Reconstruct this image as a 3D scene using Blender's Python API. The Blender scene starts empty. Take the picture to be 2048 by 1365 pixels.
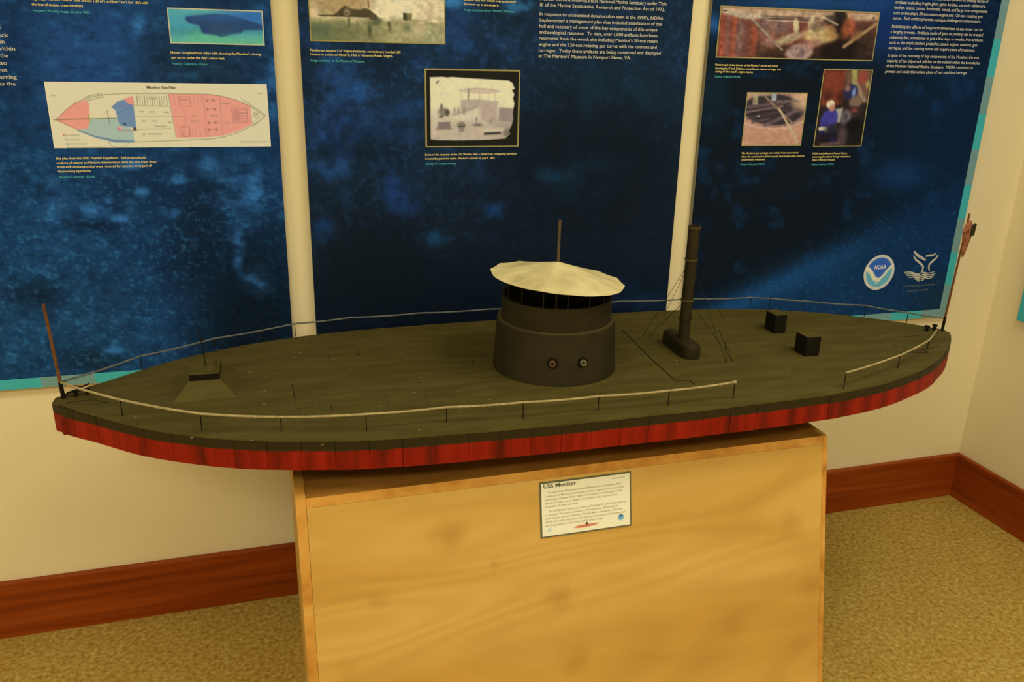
import bpy, bmesh, math, random
import numpy as np
from mathutils import Vector, Matrix

random.seed(7)
rng = np.random.default_rng(11)
scene = bpy.context.scene
C = scene.collection

# ------------------------------------------------------------------ camera
CAM_D, CAM_H = 2.23829466, 1.58484783
YAW, PITCH, ROLL, FPX = 0.297070197, 0.335679132, 0.0248826132, 1670.54223
def _cam_axes():
    cy, sy, cp, sp = math.cos(YAW), math.sin(YAW), math.cos(PITCH), math.sin(PITCH)
    w = np.array([sy*cp, cy*cp, -sp]); r = np.array([cy, -sy, 0.0]); u = np.cross(r, w)
    cr, sr = math.cos(ROLL), math.sin(ROLL)
    return r*cr + u*sr, -r*sr + u*cr, w
CR, CU, CW = _cam_axes()
CO = np.array([0.0, -CAM_D, CAM_H])
cam_data = bpy.data.cameras.new('camera')
cam_data.sensor_width = 36.0
cam_data.lens = 36.0*FPX/2048.0
cam_data.clip_start = 0.05
cam = bpy.data.objects.new('camera', cam_data)
C.objects.link(cam)
cam.matrix_world = Matrix(((CR[0], CU[0], -CW[0], CO[0]), (CR[1], CU[1], -CW[1], CO[1]),
                           (CR[2], CU[2], -CW[2], CO[2]), (0, 0, 0, 1)))
scene.camera = cam

# ------------------------------------------------------------------ world, lights, exposure
world = bpy.data.worlds.new('world')
scene.world = world
world.use_nodes = True
world.node_tree.nodes['Background'].inputs[0].default_value = (1.0, 0.80, 0.42, 1)
world.node_tree.nodes['Background'].inputs[1].default_value = 0.05

LIGHT_COL = (1.0, 0.89, 0.57)
def unseen_area_light(name, loc, sx, sy, power):
    d = bpy.data.lights.new(name, 'AREA')
    d.shape = 'RECTANGLE'; d.size = sx; d.size_y = sy; d.energy = power; d.color = LIGHT_COL
    o = bpy.data.objects.new(name, d); o.location = loc
    C.objects.link(o)
    return o
for k, (lx, ly, pw) in enumerate(((-1.9, -1.5, 20), (-0.35, -1.5, 6), (1.6, -1.35, 24), (-1.1, -3.3, 42), (1.6, -3.3, 24))):  # unseen area lights; leftmost added to brighten the lower left wall and carpet
    unseen_area_light('unseen_area_light', (lx, ly, 2.78), 1.2, 0.6, pw)

vs = scene.view_settings
vs.view_transform = 'Standard'
vs.look = 'None'
vs.gamma = 1.0
vs.use_curve_mapping = False
vs.exposure = 0.0

# ------------------------------------------------------------------ helpers
def hit(px, ax, val):
    d = CW + CR*((px[0]-1024)/FPX) - CU*((px[1]-682.5)/FPX)
    t = (val-CO[ax])/d[ax]
    return CO + d*t
def proj(p):
    v = np.asarray(p, float)-CO
    z = v@CW
    return 1024+FPX*(v@CR)/z, 682.5-FPX*(v@CU)/z

def lin(c):
    c = np.asarray(c, float)/255.0
    return np.where(c <= 0.04045, c/12.92, ((c+0.055)/1.055)**2.4)
WHITE = np.array([0.72, 0.56, 0.255])         # what a white card reads as under the warm lamps
def alb(c, k=1.0):
    return np.clip(lin(c)/WHITE*k, 0.0, 0.92)

def link(o, parent=None):
    C.objects.link(o)
    if parent is not None:
        o.parent = parent
    return o
def mesh_obj(name, verts, faces, mat, parent=None, smooth=False):
    me = bpy.data.meshes.new(name)
    me.from_pydata([tuple(map(float, v)) for v in verts], [], faces)
    me.update()
    if mat: me.materials.append(mat)
    if smooth:
        me.polygons.foreach_set('use_smooth', [True]*len(me.polygons))
    return link(bpy.data.objects.new(name, me), parent)
def bm_obj(name, bm, mat, parent=None, smooth=False, recalc=True):
    if recalc: bmesh.ops.recalc_face_normals(bm, faces=bm.faces)
    me = bpy.data.meshes.new(name)
    bm.to_mesh(me); bm.free()
    if mat: me.materials.append(mat)
    if smooth:
        me.polygons.foreach_set('use_smooth', [True]*len(me.polygons))
    return link(bpy.data.objects.new(name, me), parent)
def add_box(bm, x0, x1, y0, y1, z0, z1):
    v = [bm.verts.new(p) for p in ((x0,y0,z0),(x1,y0,z0),(x1,y1,z0),(x0,y1,z0),(x0,y0,z1),(x1,y0,z1),(x1,y1,z1),(x0,y1,z1))]
    for f in ((0,3,2,1),(4,5,6,7),(0,1,5,4),(1,2,6,5),(2,3,7,6),(3,0,4,7)):
        bm.faces.new([v[i] for i in f])
    return v
def box_obj(name, x0, x1, y0, y1, z0, z1, mat, parent=None, bevel=0.0, seg=2):
    bm = bmesh.new(); add_box(bm, x0, x1, y0, y1, z0, z1)
    if bevel:
        bmesh.ops.bevel(bm, geom=list(bm.edges), offset=bevel, segments=seg, affect='EDGES', profile=0.5)
    return bm_obj(name, bm, mat, parent)
def add_hex(bm, p):
    """eight corners: bottom loop 0-3, top loop 4-7"""
    v = [bm.verts.new(tuple(map(float, q))) for q in p]
    for f in ((0,3,2,1),(4,5,6,7),(0,1,5,4),(1,2,6,5),(2,3,7,6),(3,0,4,7)):
        bm.faces.new([v[i] for i in f])
def add_tube(bm, pts, r, n=8):
    pts = [Vector(p) for p in pts]
    rings = []
    rr = r if isinstance(r, (list, tuple)) else [r]*len(pts)
    for i, p in enumerate(pts):
        t = (pts[min(i+1, len(pts)-1)]-pts[max(i-1, 0)]).normalized()
        a = Vector((0, 0, 1)) if abs(t.z) < 0.9 else Vector((1, 0, 0))
        e1 = t.cross(a).normalized(); e2 = t.cross(e1).normalized()
        rings.append([bm.verts.new(p+e1*(rr[i]*math.cos(2*math.pi*k/n))+e2*(rr[i]*math.sin(2*math.pi*k/n))) for k in range(n)])
    for a, b in zip(rings, rings[1:]):
        for k in range(n):
            bm.faces.new((a[k], a[(k+1) % n], b[(k+1) % n], b[k]))
    bm.faces.new(rings[0][::-1]); bm.faces.new(rings[-1])
def tube_obj(name, pts, r, mat, parent=None, n=8):
    bm = bmesh.new(); add_tube(bm, pts, r, n)
    return bm_obj(name, bm, mat, parent, smooth=False)
def lathe_obj(name, prof, cx, cy, mat, parent=None, n=64, closed=True, smooth=True):
    """prof: list of (r, z); closed profile loop around the axis"""
    bm = bmesh.new(); rings = []
    for r, z in prof:
        rings.append([bm.verts.new((cx+r*math.cos(2*math.pi*k/n), cy+r*math.sin(2*math.pi*k/n), z)) for k in range(n)])
    m = len(rings)
    for i in range(m if closed else m-1):
        a, b = rings[i], rings[(i+1) % m]
        for k in range(n):
            bm.faces.new((a[k], a[(k+1) % n], b[(k+1) % n], b[k]))
    if not closed:
        bm.faces.new(rings[0][::-1]); bm.faces.new(rings[-1])
    o = bm_obj(name, bm, mat, parent, smooth)
    if smooth: edge_split(o)
    return o
def edge_split(o, ang=0.6):
    m = o.modifiers.new('split', 'EDGE_SPLIT'); m.split_angle = ang
def thing(name, label, cat, loc=(0, 0, 0), rotz=0.0):
    o = bpy.data.objects.new(name, None); C.objects.link(o)
    o.location = loc; o.rotation_euler = (0, 0, rotz); o.empty_display_size = 0.05
    o['label'] = label; o['category'] = cat
    return o

# ------------------------------------------------------------------ materials
def mat_base(name, col, rough=0.6, spec=0.3):
    m = bpy.data.materials.new(name); m.use_nodes = True
    nt = m.node_tree; b = nt.nodes['Principled BSDF']
    b.inputs['Base Color'].default_value = (*[float(v) for v in col], 1)
    b.inputs['Roughness'].default_value = rough
    b.inputs['Specular IOR Level'].default_value = spec
    return m, nt, b
def N(nt, t, **kw):
    n = nt.nodes.new(t)
    for k, v in kw.items():
        if k.startswith('i_'):
            n.inputs[k[2:].replace('_', ' ')].default_value = v
        else:
            setattr(n, k, v)
    return n
def ramp(nt, stops, interp='LINEAR'):
    n = nt.nodes.new('ShaderNodeValToRGB'); cr = n.color_ramp; cr.interpolation = interp
    while len(cr.elements) < len(stops): cr.elements.new(0.5)
    for e, (p, c) in zip(cr.elements, stops):
        e.position = p; e.color = (*[float(v) for v in c], 1)
    return n
def coords(nt, scale=(1, 1, 1), kind='Object', rot=(0, 0, 0)):
    tc = nt.nodes.new('ShaderNodeTexCoord'); mp = nt.nodes.new('ShaderNodeMapping')
    mp.inputs['Scale'].default_value = scale; mp.inputs['Rotation'].default_value = rot
    nt.links.new(tc.outputs[kind], mp.inputs['Vector'])
    return mp.outputs[0]
def noise_mat(name, cols, scale, rough=0.7, spec=0.25, detail=6, stretch=(1, 1, 1), bump=0.0, bscale=None, bdist=0.002, lo=0.3, hi=0.7):
    m, nt, b = mat_base(name, cols[0], rough, spec)
    v = coords(nt, stretch)
    n = N(nt, 'ShaderNodeTexNoise', i_Scale=scale, i_Detail=detail)
    nt.links.new(v, n.inputs['Vector'])
    k = len(cols)
    r = ramp(nt, [(lo+(hi-lo)*i/max(1, k-1), c) for i, c in enumerate(cols)])
    nt.links.new(n.outputs['Fac'], r.inputs[0]); nt.links.new(r.outputs[0], b.inputs['Base Color'])
    if bump:
        n2 = N(nt, 'ShaderNodeTexNoise', i_Scale=bscale or scale*4, i_Detail=4)
        nt.links.new(v, n2.inputs['Vector'])
        bp = N(nt, 'ShaderNodeBump', i_Strength=bump, i_Distance=bdist)
        nt.links.new(n2.outputs['Fac'], bp.inputs['Height']); nt.links.new(bp.outputs[0], b.inputs['Normal'])
    return m

WALL = noise_mat('wall_paint', [(0.80, 0.735, 0.56), (0.83, 0.76, 0.58)], 3.0, rough=0.75, spec=0.15, bump=0.05, bscale=220, bdist=0.001)
CEIL = mat_base('ceiling_paint', (0.82, 0.80, 0.74), 0.9, 0.1)[0]

def carpet_material():
    m, nt, b = mat_base('carpet', (0.3, 0.25, 0.15), 0.95, 0.05)
    v = coords(nt)
    big = N(nt, 'ShaderNodeTexNoise', i_Scale=7.0, i_Detail=4); nt.links.new(v, big.inputs['Vector'])
    mid = N(nt, 'ShaderNodeTexNoise', i_Scale=75.0, i_Detail=6, i_Roughness=0.7); nt.links.new(v, mid.inputs['Vector'])
    r = ramp(nt, [(0.33, alb((118, 84, 22))), (0.46, alb((146, 110, 36))), (0.56, alb((158, 125, 48))), (0.70, alb((178, 146, 66)))])
    nt.links.new(mid.outputs['Fac'], r.inputs[0])
    r2 = ramp(nt, [(0.3, (0.92, 0.86, 0.80)), (0.7, (1.0, 1.0, 1.0))])
    nt.links.new(big.outputs['Fac'], r2.inputs[0])
    mx = N(nt, 'ShaderNodeMix', data_type='RGBA', blend_type='MULTIPLY'); mx.inputs[0].default_value = 1.0
    nt.links.new(r.outputs[0], mx.inputs[6]); nt.links.new(r2.outputs[0], mx.inputs[7])
    vo = N(nt, 'ShaderNodeTexVoronoi', i_Scale=38.0); nt.links.new(v, vo.inputs['Vector'])
    sp = ramp(nt, [(0.0, (1, 1, 1)), (0.10, (0.5, 0.5, 0.5)), (0.16, (0, 0, 0))]); nt.links.new(vo.outputs['Distance'], sp.inputs[0])
    mx2 = N(nt, 'ShaderNodeMix', data_type='RGBA', blend_type='MIX')
    sc = N(nt, 'ShaderNodeMath', operation='MULTIPLY'); sc.inputs[1].default_value = 0.22
    nt.links.new(sp.outputs[0], sc.inputs[0]); nt.links.new(sc.outputs[0], mx2.inputs[0])
    nt.links.new(mx.outputs[2], mx2.inputs[6]); mx2.inputs[7].default_value = (*alb((205, 178, 105)), 1)
    nt.links.new(mx2.outputs[2], b.inputs['Base Color'])
    bp = N(nt, 'ShaderNodeBump', i_Strength=0.3, i_Distance=0.003)
    nt.links.new(mid.outputs['Fac'], bp.inputs['Height']); nt.links.new(bp.outputs[0], b.inputs['Normal'])
    return m
CARPET = carpet_material()

def wood_material(name, stops, grain_scale, stretch, rough=0.4, spec=0.4, dist=1.2, knot=None):
    m, nt, b = mat_base(name, stops[0][1], rough, spec)
    v = coords(nt, stretch)
    n = N(nt, 'ShaderNodeTexNoise', i_Scale=grain_scale, i_Detail=8, i_Roughness=0.62, i_Distortion=dist)
    nt.links.new(v, n.inputs['Vector'])
    r = ramp(nt, stops); nt.links.new(n.outputs['Fac'], r.inputs[0])
    out = r.outputs[0]
    if knot is not None:
        v2 = coords(nt, (1.0, 1.0, 1.25))
        w = N(nt, 'ShaderNodeTexNoise', i_Scale=3.0, i_Detail=2); nt.links.new(v2, w.inputs['Vector'])
        vo = N(nt, 'ShaderNodeTexVoronoi', i_Scale=5.2); nt.links.new(v2, vo.inputs['Vector'])
        rr = ramp(nt, [(0.0, (1, 1, 1)), (0.12, (0.55, 0.55, 0.55)), (0.3, (0, 0, 0))]); nt.links.new(vo.outputs['Distance'], rr.inputs[0])
        mu = N(nt, 'ShaderNodeMath', operation='MULTIPLY'); mu.inputs[1].default_value = 0.42
        nt.links.new(rr.outputs[0], mu.inputs[0])
        mx = N(nt, 'ShaderNodeMix', data_type='RGBA', blend_type='MIX')
        nt.links.new(mu.outputs[0], mx.inputs[0]); nt.links.new(out, mx.inputs[6])
        mx.inputs[7].default_value = (*[float(q) for q in knot], 1)
        out = mx.outputs[2]
    nt.links.new(out, b.inputs['Base Color'])
    bp = N(nt, 'ShaderNodeBump', i_Strength=0.08, i_Distance=0.001)
    nt.links.new(n.outputs['Fac'], bp.inputs['Height']); nt.links.new(bp.outputs[0], b.inputs['Normal'])
    return m
BASEBOARD = wood_material('baseboard_wood', [(0.28, alb((80, 24, 1), 1.25)), (0.45, alb((102, 37, 2), 1.25)), (0.58, alb((112, 43, 4), 1.25)), (0.75, alb((130, 56, 8), 1.25))],
                          6.0, (0.22, 0.22, 5.0), rough=0.45, spec=0.25, dist=0.6)
def birch_material(name, knots):
    m, nt, b = mat_base(name, (0.5, 0.3, 0.1), 0.45, 0.3)
    tc = nt.nodes.new('ShaderNodeTexCoord'); obj_v = tc.outputs['Object']
    mp = nt.nodes.new('ShaderNodeMapping'); mp.inputs['Scale'].default_value = (0.55, 0.5, 2.3)
    nt.links.new(obj_v, mp.inputs['Vector'])
    n = N(nt, 'ShaderNodeTexNoise', i_Scale=2.0, i_Detail=5, i_Roughness=0.5, i_Distortion=0.9); nt.links.new(mp.outputs[0], n.inputs['Vector'])
    r = ramp(nt, [(0.25, alb((160, 110, 34))), (0.45, alb((176, 127, 45))), (0.58, alb((184, 136, 53))), (0.78, alb((190, 144, 61)))])
    nt.links.new(n.outputs['Fac'], r.inputs[0])
    # growth-ring contours that swing round the knots
    big = N(nt, 'ShaderNodeTexNoise', i_Scale=1.1, i_Detail=2, i_Distortion=0.6); nt.links.new(mp.outputs[0], big.inputs['Vector'])
    w = N(nt, 'ShaderNodeMath', operation='MULTIPLY'); w.inputs[1].default_value = 150.0; nt.links.new(big.outputs['Fac'], w.inputs[0])
    sn = N(nt, 'ShaderNodeMath', operation='SINE'); nt.links.new(w.outputs[0], sn.inputs[0])
    amp = N(nt, 'ShaderNodeMath', operation='MULTIPLY_ADD'); amp.inputs[1].default_value = 0.045; amp.inputs[2].default_value = 0.955
    nt.links.new(sn.outputs[0], amp.inputs[0])
    sc = N(nt, 'ShaderNodeVectorMath', operation='SCALE'); nt.links.new(r.outputs[0], sc.inputs[0]); nt.links.new(amp.outputs[0], sc.inputs['Scale'])
    out = sc.outputs[0]
    wob = N(nt, 'ShaderNodeTexNoise', i_Scale=14.0, i_Detail=3); nt.links.new(obj_v, wob.inputs['Vector'])
    wv = N(nt, 'ShaderNodeVectorMath', operation='MULTIPLY_ADD'); wv.inputs[1].default_value = (0.07, 0.0, 0.05)
    nt.links.new(wob.outputs['Color'], wv.inputs[0]); nt.links.new(obj_v, wv.inputs[2])
    for (kx, ky, kz, rad, op) in knots:
        d = N(nt, 'ShaderNodeVectorMath', operation='DISTANCE'); d.inputs[1].default_value = (kx+0.035, ky, kz+0.025)
        nt.links.new(wv.outputs[0], d.inputs[0])
        mr = N(nt, 'ShaderNodeMapRange', interpolation_type='SMOOTHSTEP'); mr.inputs['From Min'].default_value = 0.0; mr.inputs['From Max'].default_value = rad
        mr.inputs['To Min'].default_value = op*0.72; mr.inputs['To Max'].default_value = 0.0
        nt.links.new(d.outputs['Value'], mr.inputs['Value'])
        mx = N(nt, 'ShaderNodeMix', data_type='RGBA'); nt.links.new(mr.outputs[0], mx.inputs[0]); nt.links.new(out, mx.inputs[6])
        mx.inputs[7].default_value = (*[float(q) for q in alb((128, 80, 14))], 1)
        out = mx.outputs[2]
    nt.links.new(out, b.inputs['Base Color'])
    return m
def _front(px):
    nn_ = np.array([0.0, -1.0, 0.20]); o_ = np.array([0.0, -0.773, 0.760])
    d = CW + CR*((px[0]-1024)/FPX) - CU*((px[1]-682.5)/FPX)
    return CO+d*(((o_-CO)@nn_)/(d@nn_))
BIRCH = birch_material('birch_plywood', [(*_front(p), r_, o_) for p, r_, o_ in (((895, 1070), .060, .55), ((1122, 1190), .055, .45), ((1152, 1318), .060, .45), ((1578, 1050), .055, .40), ((1622, 1172), .06, .45), ((992, 1130), .030, .35), ((762, 1200), .028, .3), ((1470, 1260), .05, .25), ((700, 1355), .05, .2))])
PLYEDGE = wood_material('plywood_edge', [(0.3, alb((146, 88, 22))), (0.5, alb((176, 116, 36))), (0.7, alb((186, 130, 48)))],
                        14.0, (1.0, 1.0, 1.0), rough=0.5, spec=0.3, dist=0.4)
SHADEDTOP = wood_material('shaded_top_wood', [(0.3, alb((116, 68, 14))), (0.6, alb((146, 92, 26)))], 4.0, (1, 3, 1), rough=0.6, spec=0.15)  # pedestal top, darker than the birch: hull's shadow put into the colour

def flat(name, srgb, rough=0.6, spec=0.1, k=1.0):
    return mat_base(name, alb(srgb, k), rough, spec)[0]
DECK = noise_mat('deck_paint', [(0.060, 0.050, 0.014), (0.074, 0.063, 0.018), (0.088, 0.076, 0.025)], 26.0, rough=0.7, spec=0.15, stretch=(0.35, 1.6, 1), bump=0.25, bscale=60, bdist=0.001)
HULLCORE = mat_base('hull_core_paint', (0.012, 0.010, 0.008), 0.7, 0.2)[0]
TURRET = noise_mat('turret_paint', [(0.018, 0.015, 0.006), (0.026, 0.022, 0.009)], 22.0, rough=0.55, spec=0.2, bump=0.12, bscale=80, bdist=0.001)
LEDGE = noise_mat('turret_pale_edge', [(0.050, 0.042, 0.016), (0.075, 0.064, 0.026)], 40.0, rough=0.6)  # paler than the turret paint, for the ledge and stack bands
BLACK = mat_base('black_paint', (0.007, 0.0065, 0.004), 0.6, 0.15)[0]
RUST = noise_mat('gun_rust', [(0.10, 0.045, 0.03), (0.16, 0.075, 0.05)], 90.0, rough=0.7)
GUNMETAL = noise_mat('worn_gun_metal', [(0.10, 0.10, 0.07), (0.2, 0.19, 0.13)], 90.0, rough=0.5)
CORD = noise_mat('tan_cord', [alb((122, 100, 50)), alb((150, 126, 70))], 120.0, rough=0.85, spec=0.1)
FARCORD = noise_mat('shaded_far_cord', [alb((74, 70, 50)), alb((96, 90, 66))], 120.0, rough=0.9, spec=0.05)  # far-side cord: its shade and blur are put into the colour
STAFFWOOD = noise_mat('staff_wood', [alb((80, 44, 14)), alb((102, 60, 22))], 60.0, rough=0.5)
FLAGRED = noise_mat('furled_flag_cloth', [alb((96, 54, 24)), alb((132, 76, 40))], 60.0, rough=0.9)
FLAGDARK = mat_base('flag_canton_cloth', (0.03, 0.03, 0.014), 0.9, 0.1)[0]
PALEDOT = flat('bare_nail_heads', (100, 84, 42), 0.6)

def canopy_material():
    m, nt, b = mat_base('canvas_canopy', (0.8, 0.78, 0.70), 0.85, 0.1)
    v = coords(nt)
    n = N(nt, 'ShaderNodeTexNoise', i_Scale=16.0, i_Detail=6); nt.links.new(v, n.inputs['Vector'])
    r = ramp(nt, [(0.32, (0.50, 0.45, 0.27)), (0.52, (0.63, 0.58, 0.37)), (0.72, (0.72, 0.67, 0.45))])
    nt.links.new(n.outputs['Fac'], r.inputs[0]); nt.links.new(r.outputs[0], b.inputs['Base Color'])
    return m
CANVAS = canopy_material()

def plate_material():
    """belt plate: dark upper band over red, the paint line a little ragged"""
    m, nt, b = mat_base('belt_plate_paint', (0.3, 0.02, 0.01), 0.55, 0.2)
    tc = nt.nodes.new('ShaderNodeTexCoord')
    sep = N(nt, 'ShaderNodeSeparateXYZ'); nt.links.new(tc.outputs['Object'], sep.inputs[0])
    n = N(nt, 'ShaderNodeTexNoise', i_Scale=18.0, i_Detail=4); nt.links.new(tc.outputs['Object'], n.inputs['Vector'])
    mp = nt.nodes.new('ShaderNodeMapping'); mp.inputs['Scale'].default_value = (1, 1, 0.12)
    nt.links.new(tc.outputs['Object'], mp.inputs['Vector'])
    n2 = N(nt, 'ShaderNodeTexNoise', i_Scale=30.0, i_Detail=5); nt.links.new(mp.outputs[0], n2.inputs['Vector'])
    r = ramp(nt, [(0.32, (0.10, 0.006, 0.002)), (0.5, (0.22, 0.008, 0.002)), (0.66, (0.30, 0.013, 0.004))])
    nt.links.new(n2.outputs['Fac'], r.inputs[0])
    a = N(nt, 'ShaderNodeMath', operation='MULTIPLY_ADD'); a.inputs[1].default_value = 0.006
    nt.links.new(n.outputs['Fac'], a.inputs[0]); nt.links.new(sep.outputs['Z'], a.inputs[2])
    st = N(nt, 'ShaderNodeMapRange'); st.inputs['From Min'].default_value = 0.0418; st.inputs['From Max'].default_value = 0.0445
    nt.links.new(a.outputs[0], st.inputs['Value'])
    mx = N(nt, 'ShaderNodeMix', data_type='RGBA'); nt.links.new(st.outputs[0], mx.inputs[0])
    nt.links.new(r.outputs[0], mx.inputs[6]); mx.inputs[7].default_value = (0.026, 0.021, 0.008, 1)
    nt.links.new(mx.outputs[2], b.inputs['Base Color'])
    return m
PLATE = plate_material()

def print_material():
    m, nt, b = mat_base('printed_ink', (0.5, 0.5, 0.5), 0.6, 0.04)
    a = N(nt, 'ShaderNodeVertexColor'); a.layer_name = 'ink'
    nt.links.new(a.outputs[0], b.inputs['Base Color'])
    return m
PRINT = print_material()
BODYTEXT = flat('pale_body_lettering', (172, 156, 112))
CAPTEXT = flat('yellow_caption_lettering', (208, 176, 88))
TEALTEXT = flat('teal_credit_lettering', (72, 146, 120))
DARKTEXT = flat('dark_lettering', (92, 80, 48))
GOLD = flat('gold_keyline', (138, 120, 58))
PALEGOLD = flat('pale_keyline', (172, 160, 112))
TEAL = flat('teal_border_ink', (58, 142, 116))
GREYTEAL = flat('grey_border_ink', (100, 124, 98))
PANELEDGE = flat('panel_edge', (120, 106, 66))

# ------------------------------------------------------------------ the room
WALL_Y = 0.018
GAP = 0.0015          # hangers hold the boards just off the wall
CORNER = 2.467
RW = CORNER+0.018
H_ROOM = 2.85
def structure(o):
    o['kind'] = 'structure'
    return o
structure(box_obj('floor', -3.0, RW, -4.6, WALL_Y, -0.1, 0.0, CARPET))
structure(box_obj('wall_back', -3.0, RW+0.1, WALL_Y, WALL_Y+0.1, 0.0, H_ROOM, WALL))
structure(box_obj('wall_right', RW, RW+0.1, -4.6, WALL_Y, 0.0, H_ROOM, WALL))
structure(box_obj('wall_left', -3.1, -3.0, -4.6, WALL_Y+0.1, 0.0, H_ROOM, WALL))
structure(box_obj('wall_front', -3.1, RW+0.1, -4.7, -4.6, 0.0, H_ROOM, WALL))
structure(box_obj('ceiling', -3.1, RW+0.1, -4.7, WALL_Y+0.1, H_ROOM, H_ROOM+0.1, CEIL))
BBH = 0.175
def baseboard(name, pts, mat):
    bm = bmesh.new()
    add_hex(bm, pts)
    edges = [e for e in bm.edges if all(abs(v.co.z-BBH) < 1e-6 for v in e.verts)]
    bmesh.ops.bevel(bm, geom=edges, offset=0.004, segments=2, affect='EDGES', profile=0.5)
    return structure(bm_obj(name, bm, mat))
bb = WALL_Y
baseboard('baseboard_back', [(-3, 0, 0.001), (CORNER, 0, 0.001), (RW, bb, 0.001), (-3, bb, 0.001),
                             (-3, 0, BBH), (CORNER, 0, BBH), (RW, bb, BBH), (-3, bb, BBH)], BASEBOARD)
baseboard('baseboard_right', [(CORNER, -4.6, 0.001), (RW, -4.6, 0.001), (RW, bb, 0.001), (CORNER, 0, 0.001),
                              (CORNER, -4.6, BBH), (RW, -4.6, BBH), (RW, bb, BBH), (CORNER, 0, BBH)], BASEBOARD)

# ------------------------------------------------------------------ print painting toolkit (designs laid on the panels)
def vnoise(x, y, seed):
    """value noise, vectorised"""
    r = np.random.default_rng(seed); T = r.random((256, 256))
    xi = np.floor(x).astype(int); yi = np.floor(y).astype(int); fx = x-xi; fy = y-yi
    fx = fx*fx*(3-2*fx); fy = fy*fy*(3-2*fy)
    g = lambda a, b: T[a % 256, b % 256]
    return (g(xi, yi)*(1-fx)+g(xi+1, yi)*fx)*(1-fy)+(g(xi, yi+1)*(1-fx)+g(xi+1, yi+1)*fx)*fy
def fbm(x, y, seed, oct=4):
    s = 0; a = 0.5; t = 0
    for i in range(oct):
        s = s+a*vnoise(x*2**i, y*2**i, seed+i); t += a; a *= 0.55
    return s/t
def sstep(a, b, x):
    t = np.clip((x-a)/(b-a), 0, 1); return t*t*(3-2*t)
class Paint:
    """soft painter in a picture's own coordinates (x right, y down)"""
    def __init__(s, X, Y, base, soft):
        s.X, s.Y, s.soft = X, Y, soft
        s.c = np.zeros(X.shape+(3,)); s.c[:] = base
    def mix(s, m, col):
        m = np.clip(m, 0, 1)[..., None]; s.c = s.c*(1-m)+np.asarray(col, float)*m
    def ell(s, cx, cy, rx, ry, col, op=1.0, rot=0.0, soft=None):
        a = math.radians(rot); dx, dy = s.X-cx, s.Y-cy
        u = (dx*math.cos(a)+dy*math.sin(a))/rx; v = (-dx*math.sin(a)+dy*math.cos(a))/ry
        d = (np.sqrt(u*u+v*v)-1)*min(rx, ry); q = soft or s.soft
        s.mix(op*(1-sstep(-q, q, d)), col)
    def line(s, pts, w, col, op=1.0, soft=None):
        q = soft or s.soft*0.6
        d = np.full(s.X.shape, 1e9)
        for (x0, y0), (x1, y1) in zip(pts, pts[1:]):
            ex, ey = x1-x0, y1-y0; L = ex*ex+ey*ey+1e-9
            t = np.clip(((s.X-x0)*ex+(s.Y-y0)*ey)/L, 0, 1)
            d = np.minimum(d, np.hypot(s.X-x0-t*ex, s.Y-y0-t*ey))
        s.mix(op*(1-sstep(w/2-q, w/2+q, d)), col)
    def poly(s, pts, col, op=1.0, soft=None):
        q = soft or s.soft
        ins = np.zeros(s.X.shape, bool); d = np.full(s.X.shape, 1e9); n = len(pts)
        for i in range(n):
            x0, y0 = pts[i]; x1, y1 = pts[(i+1) % n]
            cond = ((y0 > s.Y) != (y1 > s.Y))
            xx = x0+(s.Y-y0)*(x1-x0)/(y1-y0+1e-12)
            ins ^= cond & (s.X < xx)
            ex, ey = x1-x0, y1-y0; L = ex*ex+ey*ey+1e-9
            t = np.clip(((s.X-x0)*ex+(s.Y-y0)*ey)/L, 0, 1)
            d = np.minimum(d, np.hypot(s.X-x0-t*ex, s.Y-y0-t*ey))
        sd = np.where(ins, -d, d)
        s.mix(op*(1-sstep(-q, q, sd)), col)
    def grad(s, t, stops):
        """t: array, stops: list of (pos, colour)"""
        ps = [p for p, _ in stops]
        out = np.stack([np.interp(t, ps, [c[k] for _, c in stops]) for k in range(3)], -1)
        s.c = out
    def mottle(s, amp, scale, seed, oct=4):
        n = fbm(s.X*scale, s.Y*scale, seed, oct)-0.5
        s.c = np.clip(s.c*(1+amp*n[..., None]*2), 0, 255)

def print_sheet(name, x0, x1, z0, z1, y, nx, nz, paint, parent, mask=None, fade=0.16, tone=0.97):
    """flat printed sheet facing the room; paint(u, v) -> sRGB as seen, u right, v down"""
    u = np.linspace(0, 1, nx); v = np.linspace(0, 1, nz)
    U, V = np.meshgrid(u, v)
    c_ = np.clip(paint(U, V), 0, 255)
    c_ = c_*(1-fade)+fade*(c_@np.array([0.35, 0.5, 0.15]))[..., None]*np.array([1.04, 1.0, 0.80])
    col = alb(c_*tone)
    co = np.empty((nz*nx, 3), np.float32)
    co[:, 0] = (x0+(x1-x0)*U).ravel(); co[:, 1] = y; co[:, 2] = (z1-(z1-z0)*V).ravel()
    i = np.arange(nz*nx).reshape(nz, nx)
    f = np.stack([i[:-1, :-1], i[1:, :-1], i[1:, 1:], i[:-1, 1:]], -1).reshape(-1, 4)
    if mask is not None:
        keep = mask(U, V).ravel()[f].all(1); f = f[keep]
    me = bpy.data.meshes.new(name)
    me.vertices.add(len(co)); me.vertices.foreach_set('co', co.ravel())
    me.loops.add(f.size); me.loops.foreach_set('vertex_index', f.ravel().astype(np.int32))
    me.polygons.add(len(f)); me.polygons.foreach_set('loop_start', (np.arange(len(f))*4).astype(np.int32))
    a = me.color_attributes.new('ink', 'FLOAT_COLOR', 'POINT')
    rgba = np.ones((nz*nx, 4), np.float32); rgba[:, :3] = col.reshape(-1, 3)
    a.data.foreach_set('color', rgba.ravel())
    me.update(calc_edges=True); me.validate()
    me.materials.append(PRINT)
    return link(bpy.data.objects.new(name, me), parent)

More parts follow.
